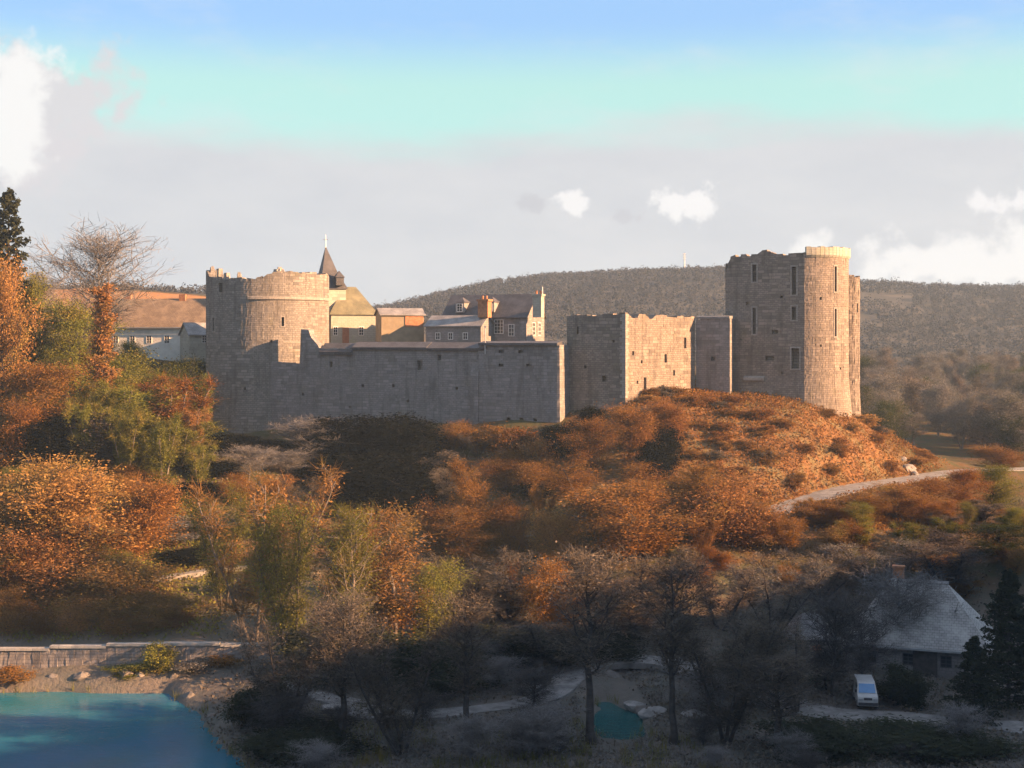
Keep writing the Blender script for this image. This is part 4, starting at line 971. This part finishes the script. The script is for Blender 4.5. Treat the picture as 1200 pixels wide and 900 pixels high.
for px, Y, tp_, w_, m_, lb in ((12, 160.5, 690, 56, 'gold', 'low golden bush above the road at the left edge'), (48, 161, 704, 50, 'rust', 'low rust bush above the road, second from the left edge'), (88, 160.5, 700, 56, 'gold', 'low golden bush above the left part of the embankment wall'), (140, 160, 712, 56, 'rust', 'low rust bush above the middle of the embankment wall'), (176, 160.5, 716, 50, 'gold', 'low golden bush above the right part of the embankment wall'), (212, 161, 722, 44, 'rust', 'low rust bush at the right end of the golden row'), (112, 168, 676, 60, 'gold', 'golden bush just behind the low row above the road'), (30, 168, 672, 60, 'rust', 'rust bush just behind the low row, left')):
    tree('bushy', px, Y, tp_, w_, m_, lb, 'low bushes in a row above the riverside road')
tree('dense', 178, 184, 602, 96, 'grey', 'grey-green bush in shade right of the orange mass')
tree('dense', 222, 196, 566, 70, 'dark', 'dark bush in shade under the round tower')
tree('dense', 238, 180, 650, 70, 'dark', 'dark bush beside the garden path on the left bank')
tree('bush', 152, 150.6, 776, 40, 'olive', 'olive shrub growing on the embankment above the water')
tree('bush', 12, 149.9, 788, 44, 'rust', 'rust shrub at the water edge, far left')
tree('bush', 262, 152, 770, 30, 'rust', 'small rust shrub at the right end of the embankment wall')
tree('bush', 185, 151, 752, 34, 'olive', 'taller olive shrub by the embankment wall')
tree('bush', 228, 151.3, 774, 40, 'grey', 'grey shrub on the bank above the water')
# centre
tree('spindly', 300, 157, 545, 128, 'gold', 'sunlit orange birch in front of the round tower, thin vertical twigs', bark='bark_pale', v=0)
tree('sparse', 342, 153, 590, 70, 'olive', 'olive birch with dark trunk right of the sunlit birch', v=1)
tree('sparse', 262, 165, 570, 60, 'olive', 'olive birch left of the sunlit birch below the round tower', v=2)
tree('tall', 416, 147, 588, 62, 'olive', 'slender pale-stemmed tree below the dark ivy bushes', bark='bark_pale', v=0)
tree('sparse', 462, 156, 592, 112, 'gold', 'sunlit golden birch below the middle of the curtain wall', bark='bark_pale', v=1)
tree('bushy', 408, 158, 665, 88, 'gold', 'low orange bushy tree at the foot of the slender pale-stemmed tree')
tree('sparse', 568, 190, 540, 70, 'rust', 'rust tree below the buttress of the curtain wall')
tree('sparse', 560, 182, 595, 92, 'rust', 'low rust tree in front of the rust tree below the buttress')
tree('bushy', 655, 160, 655, 70, 'rust', 'small rust tree glowing alone in the shaded valley')
tree('sparse', 700, 189, 540, 112, 'rust', 'broad rust tree below the square tower')
tree('round', 742, 180, 565, 124, 'rust', 'large rust tree in front of the broad rust tree, centre right')
tree('round', 692, 206, 488, 56, 'rust', 'rust tree close under the foot of the bastion')
tree('bushy', 752, 211, 474, 60, 'rust', 'rust bushy tree at the foot of the sunlit flank')
tree('bushy', 792, 214, 468, 48, 'rust', 'rust bushy tree below the short dark wall')
tree('sparse', 806, 187, 540, 92, 'rust', 'rust tree left of centre of the mound foot')
tree('bushy', 866, 184, 558, 108, 'gold', 'wide golden-orange tree at the foot of the mound')
tree('sparse', 925, 184, 590, 70, 'rust', 'rust birch with thin stems below the bend of the castle road', bark='bark_pale')
for px, Y, tp_, w_, m_, lb in ((968, 192, 588, 54, 'rust', 'rust tree just under the lower end of the castle road'), (1008, 193, 578, 62, 'rust', 'rust tree under the castle road, second from its lower end'), (1052, 197, 566, 64, 'gold', 'golden tree under the middle of the castle road'),
                              (1092, 200, 560, 58, 'rust', 'rust tree under the castle road below the pale boulders'), (1128, 205, 548, 52, 'rust', 'rust tree under the upper end of the castle road'), (1166, 210, 545, 60, 'olive', 'olive tree at the right edge under the castle road')):
    tree('round', px, Y, tp_, w_, m_, lb, 'trees in a row below the castle road')
tree('bushy', 1182, 262, 522, 62, 'rust', 'rust bushy tree beyond the castle road at the right edge')
# evergreen mass under the curtain wall, its shade put into the leaf colour
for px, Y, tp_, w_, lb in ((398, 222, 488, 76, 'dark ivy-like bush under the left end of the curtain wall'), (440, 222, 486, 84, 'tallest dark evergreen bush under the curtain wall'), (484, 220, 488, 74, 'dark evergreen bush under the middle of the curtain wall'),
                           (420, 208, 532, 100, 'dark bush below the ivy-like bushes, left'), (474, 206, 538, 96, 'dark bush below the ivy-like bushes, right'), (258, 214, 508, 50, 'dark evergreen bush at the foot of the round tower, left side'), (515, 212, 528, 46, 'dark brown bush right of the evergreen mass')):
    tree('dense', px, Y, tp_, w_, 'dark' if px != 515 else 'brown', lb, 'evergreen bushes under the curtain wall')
for px, Y, tp_, w_, lb in ((130, 214, 436, 60, 'yellow-green bushy tree between rust tree and willows'), (100, 208, 452, 56, 'yellow-green bushy tree right of the broad rust-red tree'), (196, 222, 430, 60, 'yellow-green bushy tree behind the rust willow')):
    tree('bushy', px, Y, tp_, w_, 'olive', lb, 'yellow-green trees on the left bank')
tree('bare', 364, 219, 488, 78, 'twig_pale', 'pale bleached thicket at the foot of the round tower', bark='twig_pale', cat='shrub')
tree('bare', 335, 212, 525, 60, 'twig_pale', 'small pale thicket below the bleached one', bark='twig_pale', cat='shrub')
tree('bare', 292, 205, 520, 60, 'twig_pale', 'pale bare sapling below the middle of the round tower', bark='twig_pale')
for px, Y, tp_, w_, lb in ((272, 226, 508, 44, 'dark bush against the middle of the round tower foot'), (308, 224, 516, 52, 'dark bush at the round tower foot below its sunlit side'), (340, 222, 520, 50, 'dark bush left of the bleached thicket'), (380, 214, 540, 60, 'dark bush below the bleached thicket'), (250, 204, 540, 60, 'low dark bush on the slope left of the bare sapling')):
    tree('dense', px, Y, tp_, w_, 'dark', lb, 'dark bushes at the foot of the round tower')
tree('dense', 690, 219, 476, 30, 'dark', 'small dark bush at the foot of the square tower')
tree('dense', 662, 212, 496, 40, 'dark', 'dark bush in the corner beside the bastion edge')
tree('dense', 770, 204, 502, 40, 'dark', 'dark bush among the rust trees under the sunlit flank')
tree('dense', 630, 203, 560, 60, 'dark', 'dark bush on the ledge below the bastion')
tree('bush', 608, 214, 500, 44, 'rust', 'sunlit rust shrub on the ledge under the bastion'); tree('bush', 575, 219, 497, 40, 'rust', 'rust shrub touching the foot of the bastion, left'); tree('bush', 632, 210, 512, 36, 'gold', 'golden shrub on the ledge under the bastion')
def rock(x, y, sz, label, group=None, m='rock', flat=.6, zoff=-.15):
    rr = random.Random(int(x * 91 + y * 17)); import bmesh
    bm = bmesh.new(); bmesh.ops.create_icosphere(bm, subdivisions=2, radius=1)
    ax = [Vector((rr.uniform(-1, 1), rr.uniform(-1, 1), rr.uniform(-.6, 1))).normalized() for _ in range(7)]; dd = [rr.uniform(.55, .85) for _ in ax]
    for v in bm.verts:
        for a_, d_ in zip(ax, dd):
            t = v.co.dot(a_)
            if t > d_: v.co -= a_ * (t - d_)
        v.co *= 1 + rr.uniform(-.04, .04)
        v.co = Vector((v.co.x * sz, v.co.y * sz * .8, v.co.z * sz * flat))
    me = bpy.data.meshes.new('rock'); bm.to_mesh(me); bm.free(); o = link('rock', me, m); o.location = (x, y, gz(x, y) + zoff * sz); o.rotation_euler = (0, 0, rr.uniform(0, 6))
    return tag(o, label, 'rock', group)
for px, Y, sz, lb in ((20, 150.2, .8, 'grey boulder on the bank at the left edge'), (62, 150.4, .7, 'small boulder below the embankment wall, left'), (96, 150.0, 1.0, 'grey boulder at the waterline below the embankment wall'), (128, 150.6, 1.2, 'large grey slab on the bank below the embankment wall'),
                      (148, 150.2, 1.4, 'largest grey boulder of the river bank'), (166, 150.1, .9, 'boulder right of the largest bank boulder'), (205, 149.6, .7, 'boulder at the corner of the blue water'), (222, 145, .9, 'boulder on the slanting right shore, upper'), (246, 138, .8, 'boulder on the slanting right shore, middle'), (276, 128, .8, 'boulder on the slanting right shore, lowest')):
    rock(xof(px, Y), Y, sz, lb, 'boulders on the river bank')
for px, Y, sz, lb in ((715, 148.6, 1.2, 'boulder behind the small pool'), (752, 140, 1.1, 'boulder right of the small pool'), (648, 140, .9, 'boulder left of the small pool'), (598, 212, 1.3, 'rock outcrop on the ledge under the bastion'), (622, 209, 1.6, 'larger rock outcrop on the ledge under the bastion')):
    rock(xof(px, Y), Y, sz, lb)
for px, Y, sz, lb in ((1064, 233, 1.5, 'large pale sunlit boulder at the right foot of the mound'), (1072, 231.5, 1.0, 'smaller pale boulder beside the large sunlit one'), (1058, 234.5, .8, 'small pale boulder left of the large sunlit one')):
    rock(xof(px, Y), Y, sz, lb, 'pale boulders at the foot of the mound', 'palerock', .7, -.05)
for px, Y, sz, lb in ((372, 144, 1.3, 'pale flat slab by the footpath, far left'), (386, 141, 1.1, 'pale flat slab in front of the far left one'), (440, 137, 1.2, 'pale slab where the footpath bends'), (620, 146, 1.6, 'flat pale rock left of the pool'), (655, 148, 1.3, 'pale rock just left of the first tall trunk'), (745, 141, 1.5, 'flat pale rock right of the pool'), (765, 138, 1.7, 'broad flat rock left of the second tall trunk'), (815, 137, 1.6, 'broad flat rock right of the second tall trunk'), (842, 148, 1.5, 'flat pale rock by the footpath, right of the pool'), (868, 146, 1.2, 'small flat rock at the right of the footpath rocks')):
    rock(xof(px, Y), Y, sz, lb, 'flat rocks in the valley bottom', 'palerock', .4, 0)
# shaded valley trees
sh_g = 'shaded trees on the valley side'
for kd, px, Y, tp_, w_, m_, lb in (('spindly', 530, 168, 640, 104, 'brown', 'greyish tree in shade below the low rust tree'), ('spindly', 598, 166, 655, 100, 'brown', 'brown slender tree in shade left of the small glowing rust tree'), ('sparse', 505, 158, 655, 70, 'olive', 'olive shaded tree right of the golden birch'),
                               ('spindly', 740, 158, 660, 110, 'brown', 'brown shaded tree between the two tall trunks'), ('spindly', 846, 162, 650, 104, 'brown', 'brown shaded tree right of the second tall trunk'), ('spindly', 905, 162, 655, 90, 'grey', 'grey shaded tree above the outbuilding'),
                               ('spindly', 962, 174, 640, 84, 'brown', 'brown tree in shade above the valley barn, left'), ('sparse', 1040, 176, 632, 90, 'grey', 'grey tree in shade behind the valley barn'), ('spindly', 1110, 176, 625, 96, 'brown', 'brown tree in shade behind the right end of the barn'), ('round', 1168, 184, 612, 84, 'green', 'green tree in shade above the right conifers'), ('bare', 1055, 158, 664, 96, 'twig_pale', 'pale leafless bush in front of the barn roof')):
    tree(kd, px, Y, tp_, w_, m_, lb, sh_g, bark='twig_pale' if m_ == 'twig_pale' else 'bark')
# near trees at the bottom of the valley
ng = 'dark trees standing in the valley bottom'
for kd, px, Y, tp_, w_, m_, lb, v in (('tall', 694, 129, 640, 96, 'brown', 'tall dark-trunked tree standing at the middle pool, left of a twin', 0), ('tall', 789, 129, 648, 92, 'brown', 'tall dark-trunked tree right of the pool, twin of the left one', 1), ('tall', 404, 127, 690, 90, 'brown', 'tall thin dark tree at the bottom below the slender pale-stemmed tree', 2),
                                  ('tall', 545, 126, 690, 90, 'brown', 'tall dark tree at the bottom, left of the pool', 1), ('spindly', 330, 131, 715, 96, 'brown', 'dark birch at the right tip of the blue water', 0), ('spindly', 470, 126, 730, 120, 'brown', 'dark slender tree at the bottom left of centre', 0), ('bare', 1010, 150, 715, 66, 'bark', 'dark leafless tree in front of the left end of the barn roof', 0), ('spindly', 935, 139, 730, 60, 'brown', 'slender dark tree left of the white van', 1), ('spindly', 840, 140, 720, 90, 'brown', 'slender dark tree behind the flat rocks right of the pool', 2),
                                  ('spindly', 640, 150, 725, 90, 'brown', 'thin dark birch behind the pool', 2), ('spindly', 850, 128, 720, 104, 'brown', 'dark birch at the bottom right of the second tall trunk', 1), ('tall', 910, 126, 760, 90, 'brown', 'small dark tree at the bottom right of centre', 0), ('bare', 975, 145, 690, 96, 'bark', 'crooked leafless tree in front of the outbuilding', 1),
                                  ('yew', 1182, 142, 668, 92, 'pine', 'black conifer at the right edge beside the barn', 0), ('yew', 1142, 136, 745, 74, 'pine', 'lower black conifer in front of the barn, right edge', 1), ('dense', 1058, 143, 780, 54, 'pine', 'black bush right of the white van', 0), ('dense', 1100, 128, 850, 130, 'pine', 'dark bush at the bottom right corner', 1),
                                  ('dense', 960, 126, 852, 110, 'pine', 'dark bush at the bottom below the van', 0), ('dense', 300, 132, 790, 60, 'pine', 'dark bush at the right end of the water', 1), ('dense', 360, 125, 850, 110, 'pine', 'dark bush at the bottom, right of the water', 0), ('dense', 510, 146, 745, 110, 'pine', 'dark bush behind the footpath at the bottom centre left', 1), ('dense', 400, 150, 730, 100, 'pine', 'dark bush at the foot of the slender pale-stemmed tree', 0),
                                  ('dense', 690, 154, 742, 110, 'pine', 'dark bush behind the first tall trunk', 0), ('dense', 890, 148, 765, 90, 'pine', 'dark bush left of the outbuilding', 1), ('dense', 600, 154, 735, 90, 'pine', 'dark bush behind the pool, left', 0)):
    tree(kd, px, Y, tp_, w_, m_, lb, ng, v=v)
# shrubs on the sunlit mound
cnt = 0
while cnt < 120:
    px = rt_.uniform(745, 1085); Y = rt_.uniform(192, 243); x = xof(px, Y); z = gz(x, Y); py = HZ + (EYE - z) / Y * F
    if py < 462 or py > 640 or (px > 930 and Y > 232 and px < 1010): continue
    if np.min(np.hypot(CP[:, 0] - x, CP[:, 1] - Y)) < 4.0: continue
    if x < 48 and Y > 229: continue
    h = rt_.uniform(.7, 2.0); m_ = rt_.choice(['rust', 'rust', 'gold', 'rust', 'brown'])
    zone = 'under the sunlit tower flank' if px < 815 else ('just above the castle road' if np.min(np.hypot(CP[:, 0] - x, CP[:, 1] - Y)) < 9 else ('below the rounded corner of the keep' if px > 940 else ('high on the mound below the dark keep face' if py < 540 else 'low on the mound below the dark keep face')))
    tree('bush', px, Y, py - h / Y * F, rt_.uniform(14, 30), m_, ('knee-high ' if h < 1.1 else ('waist-high ' if h < 1.6 else 'man-high ')) + {'rust': 'rust-red', 'gold': 'golden', 'brown': 'dull brown'}[m_] + ' shrub ' + zone, 'shrubs on the sunlit mound'); cnt += 1
# wood on the slope beyond the keep, right
for i in range(95):
    Y = 285 + 235 * (i / 95) ** 1.2 + rt_.uniform(-6, 6); px = rt_.uniform(1000, 1235) if i % 4 else rt_.uniform(1060, 1235)
    kd = rt_.choice(['round', 'round', 'sparse', 'bushy', 'tall']); x = xof(px, Y); z = gz(x, Y); h = rt_.uniform(8, 13); top = HZ + (EYE - z - h) / Y * F
    m_ = rt_.choice(['grey', 'brown', 'grey', 'green', 'grey', 'brown', 'grey'])
    where = ('beside the keep' if px < 1075 else ('at the right edge' if px > 1160 else 'midway to the right edge')) + (', low on the slope' if i < 30 else (', halfway up the slope' if i < 65 else ', high on the slope'))
    tree(kd, px, Y, top, rt_.uniform(5.5, 9) / Y * F, m_, {'grey': 'pale grey', 'brown': 'brown', 'green': 'dull green', 'olive': 'olive'}[m_] + {'round': ' round', 'sparse': ' thin', 'bushy': ' bushy', 'tall': ' long-stemmed'}[kd] + ' tree beyond the castle, ' + where, 'trees on the slope beyond the keep', bark=rt_.choice(['bark', 'bark_pale']))
for px, Y, tp_, w_, m_, lb in ((530, 222, 492, 50, 'rust', 'rust bush against the curtain wall, right of the evergreen mass'), (560, 217, 506, 46, 'brown', 'brown bush below the buttress'), (596, 207, 528, 60, 'rust', 'rust bush on the slope below the bastion, left'), (640, 202, 540, 60, 'rust', 'rust bush on the slope below the bastion, right'), (530, 204, 548, 56, 'brown', 'brown bush right of the lower dark bushes'), (360, 196, 560, 60, 'brown', 'brown bush below the bleached thicket'), (320, 188, 580, 56, 'olive', 'olive bush behind the sunlit birch'), (520, 190, 585, 56, 'rust', 'rust bush behind the golden birch, right'), (600, 188, 580, 50, 'rust', 'rust bush beside the terrace path'), (650, 184, 596, 54, 'gold', 'golden bush under the terrace path')):
    tree('bushy' if m_ != 'brown' else 'spindly', px, Y, tp_, w_ * (1 if m_ != 'brown' else .7), m_, lb, 'bushes on the slope under the walls')
for i in range(44):
    px = rt_.uniform(290, 1130); Y = rt_.uniform(117, 150); x = xof(px, Y); z = gz(x, Y)
    if z < 3.06 or abs(px - 722) < 60 and Y < 150 or abs(px - 1013) < 34 or any(abs(px - c_) < 26 for c_ in (694, 789)): continue
    h = rt_.uniform(1.6, 4.5); m_ = rt_.choice(['bark', 'twig_grey', 'bark', 'twig_pale']); side = 'left of the pool' if px < 690 else ('right of the pool' if px < 900 else 'below the barn')
    tree('bare', px, Y, HZ + (EYE - z - h) / Y * F, h * rt_.uniform(.9, 1.5) / Y * F, m_, {'bark': 'dark', 'twig_grey': 'grey', 'twig_pale': 'pale grey'}[m_] + (' tall' if h > 3 else ' low') + ' leafless thicket ' + side + (', at the bottom edge' if Y < 130 else ', in the valley bottom'), 'leafless thickets in the valley bottom', bark=m_, cat='shrub')
for i in range(24):
    px = rt_.uniform(940, 1215); Y = rt_.uniform(172, 200); x = xof(px, Y); z = gz(x, Y); h = rt_.uniform(2.5, 5)
    if np.min(np.hypot(CP[:, 0] - x, CP[:, 1] - Y)) < 4: continue
    m_ = rt_.choice(['rust', 'olive', 'rust', 'brown', 'gold']); kd = rt_.choice(['sparse', 'bushy', 'willow'])
    tree(kd, px, Y, HZ + (EYE - z - h) / Y * F, rt_.uniform(24, 46), m_, {'rust': 'rust-red', 'olive': 'olive', 'brown': 'brown', 'gold': 'golden'}[m_] + {'sparse': ' thin', 'bushy': ' bushy', 'willow': ' many-stemmed'}[kd] + ' sapling on the slope under the castle road, ' + ('left half' if px < 1075 else 'right half') + (', upper' if Y > 187 else ', lower'), 'saplings on the slope under the castle road')
# village trees, left behind
for i in range(16):
    px = rt_.uniform(-20, 240); Y = rt_.uniform(236, 262); x = xof(px, Y); z = gz(x, Y); top = max(HZ + (EYE - z - rt_.uniform(3, 6)) / Y * F, 398)
    m_ = rt_.choice(['olive', 'green', 'rust', 'olive']); tree(rt_.choice(['round', 'bushy']), px, Y, top, rt_.uniform(30, 48), m_, 'small ' + m_ + ' tree on the bank ' + ('at the left edge' if px < 60 else ('left of the slim orange poplar' if px < 120 else 'below the white village house')), 'small trees below the village house')
for i in range(18):
    px = rt_.uniform(-20, 235); Y = rt_.uniform(172, 215); x = xof(px, Y); z = gz(x, Y); top = HZ + (EYE - z - rt_.uniform(2.5, 4.5)) / Y * F
    m_ = rt_.choice(['olive', 'olive', 'brown', 'rust', 'green']); tree('bushy', px, Y, top, rt_.uniform(34, 56), m_, 'small ' + m_ + ' bushy tree ' + ('behind the big orange mass' if px < 125 else 'between orange mass and round tower') + (', high up' if Y > 193 else ', low down'), 'small bushy trees on the left bank')
for i in range(30):
    px = rt_.uniform(250, 960); Y = rt_.uniform(168, 200)
    while 340 < px < 530 and Y > 180: px = rt_.uniform(250, 960)
    x = xof(px, Y); z = gz(x, Y); top = HZ + (EYE - z - rt_.uniform(2.0, 4.2)) / Y * F
    m_ = rt_.choice(['rust', 'rust', 'gold', 'brown'] if px > 520 else ['brown', 'rust', 'brown', 'olive']); kd = 'bushy' if i % 2 else rt_.choice(['spindly', 'sparse', 'willow']); tree(kd, px, Y, top - (0 if i % 2 else 12), rt_.uniform(30, 60) if i % 2 else rt_.uniform(22, 40), m_, ('small ' if i % 2 else 'slender ') + m_ + ' thicket tree below ' + ('the round tower' if px < 390 else ('the curtain wall' if px < 560 else ('the bastion' if px < 660 else ('the square tower' if px < 815 else 'the keep')))) + (', upper slope' if Y > 184 else ', lower slope'), 'thicket on the slope below the castle')

# ------------------------------------------------------------------ stuff
rg = np.random.default_rng(9)
def scatter(name, n, xr, yr, size, m, keep, lift=.25, stem=.5):
    Y = rg.uniform(*yr, n); x = (rg.uniform(xr[0], xr[1], n) - 600) / F * Y; z = ground(x, Y); px = 600 + x / Y * F; py = HZ + (EYE - z) / Y * F
    k = keep(x, Y, z, px, py); x, Y, z = x[k], Y[k], z[k]
    rep = 4; A = np.repeat(np.c_[x, Y, z], rep, 0); A += rg.normal(size=A.shape) * [.45, .45, .12]; A[:, 2] += rg.uniform(0, lift, len(A))
    V, Fc = leaves_np(rg, A, size); tag(link(name, mesh_np(name, V, Fc), m), kind='stuff')
nearroad = lambda x, Y: np.min(np.hypot(CP[None, :, 0] - x[:, None], CP[None, :, 1] - Y[:, None]), axis=1) < 2.8
inpool = lambda x, Y: (((x - 10.3) / 3.4) ** 2 + ((Y - 139) / 10) ** 2) < 1
scatter('bracken', 11000, (730, 1100), (190, 244), .2, 'rust', lambda x, Y, z, px, py: ~nearroad(x, Y) & ~((x > 36) & (x < 61) & (Y > 236)), .5)
scatter('dead_grass', 9000, (725, 1110), (188, 246), .16, 'gold', lambda x, Y, z, px, py: ~nearroad(x, Y) & ~((x > 36) & (x < 61) & (Y > 236)) & (vnoise(x, Y, 5) > -.1), .4)
FP = np.array([(xof(a, b), b) for a, b in ((320, 146), (400, 143), (450, 137), (560, 139), (640, 142), (690, 152), (780, 152), (880, 145), (960, 139), (1060, 137.5), (1200, 134))])
FP = np.array([a + (b - a) * t for a, b in zip(FP[:-1], FP[1:]) for t in np.arange(0, 1, .12)])
onpath = lambda x, Y: np.min(np.hypot(FP[None, :, 0] - x[:, None], FP[None, :, 1] - Y[:, None]), axis=1) < 2.2
scatter('leaf_litter', 16000, (270, 1230), (112, 160), .12, 'grey', lambda x, Y, z, px, py: (z > 3.05) & ~inpool(x, Y) & ~onpath(x, Y) & (vnoise(x, Y, 4) > -.2), .25)
scatter('undergrowth', 15000, (240, 1220), (118, 222), .2, 'brown', lambda x, Y, z, px, py: (z > 3.05) & ~onpath(x, Y) & ~nearroad(x, Y) & ~inpool(x, Y) & (rg.random(len(x)) < .8), .5)
scatter('bank_undergrowth', 9000, (-30, 260), (158.5, 262), .2, 'olive', lambda x, Y, z, px, py: z > 6, .5)
n = 5000; x = rg.uniform(-75, 18, n); Y = rg.uniform(118, 150, n); z = ground(x, Y); k = (z > 2.82) & (z < 3.22) & (vnoise(x, Y, 3) > -.15); x, Y, z = x[k], Y[k], z[k]
A = np.repeat(np.c_[x, Y, z - .05], 7, 0); A[:, :2] += rg.normal(size=(len(A), 2)) * .18; Dd = rg.normal(size=A.shape) * [.22, .22, .05] + [0, 0, 1]; Dd /= np.linalg.norm(Dd, axis=1)[:, None]
V, Fc = twigs_np(rg, A, Dd, .8, .022); tag(link('reeds', mesh_np('reeds', V, Fc), 'olive'), kind='stuff')
# far woodland on the hills: nobody could count it
n = 15000; Y = 500 + 520 * rg.random(n) ** .8; x = (rg.uniform(-150, 1400, n) - 600) / F * Y
k = (vnoise(x, Y, 70) + vnoise(x + 300, Y, 23) * .5) > np.where(Y > 860, -9, -.3)
k &= ~((x < -60) & (Y < 560)); x, Y = x[k], Y[k]; z = ground(x, Y)
h = rg.uniform(3, 6, len(x)) * (1 + .5 * (rg.random(len(x)) < .06)); rep = 32
A = np.repeat(np.c_[x, Y, z], rep, 0); hh = np.repeat(h, rep); d = rg.normal(size=A.shape); d /= np.linalg.norm(d, axis=1)[:, None]
A += d * np.c_[hh * .34, hh * .34, hh * .4] * rg.uniform(.5, 1, len(A))[:, None]; A[:, 2] += hh * .38
V, Fc = leaves_np(rg, A, .5); tag(link('woodland', mesh_np('woodland', V, Fc), 'wood'), kind='stuff')

# alike neighbours: say which one by its place among its twins
same = {}
for o in bpy.data.objects:
    if o.get('group') and o.get('label'): same.setdefault((o['group'], o['label']), []).append(o)
for (g_, l_), L_ in same.items():
    if 2 <= len(L_) <= 4:
        L_.sort(key=lambda o: o.location.x / max(o.location.y, 1))
        nm = {2: ['leftmost', 'rightmost'], 3: ['leftmost', 'middle', 'rightmost'], 4: ['leftmost', 'second from left', 'second from right', 'rightmost']}[len(L_)]
        for o, q_ in zip(L_, nm):
            if len((q_ + ' ' + l_).split()) <= 16: o['label'] = q_ + ' ' + l_
# ------------------------------------------------------------------ haze
hm = bpy.data.materials.new('hazy_air'); hm.use_nodes = True; ht = NT(hm.node_tree)
for n in list(ht.n): ht.n.remove(n)
ho = ht.new('ShaderNodeOutputMaterial'); pv = ht.new('ShaderNodeVolumePrincipled')
pv.inputs['Color'].default_value = (0.55, 0.78, 1.0, 1); pv.inputs['Density'].default_value = 0.0002; pv.inputs['Anisotropy'].default_value = 0.2
ht.link(pv.outputs[0], ho.inputs['Volume'])
mb = MB(); mb.box((0, 2050, float(Zg.min()) - 1.5), (5600, 5400, float(Zg.max()) + 3 - float(Zg.min())))
HAZE = True
if HAZE: tag(mb.build('haze', hm), kind='stuff')
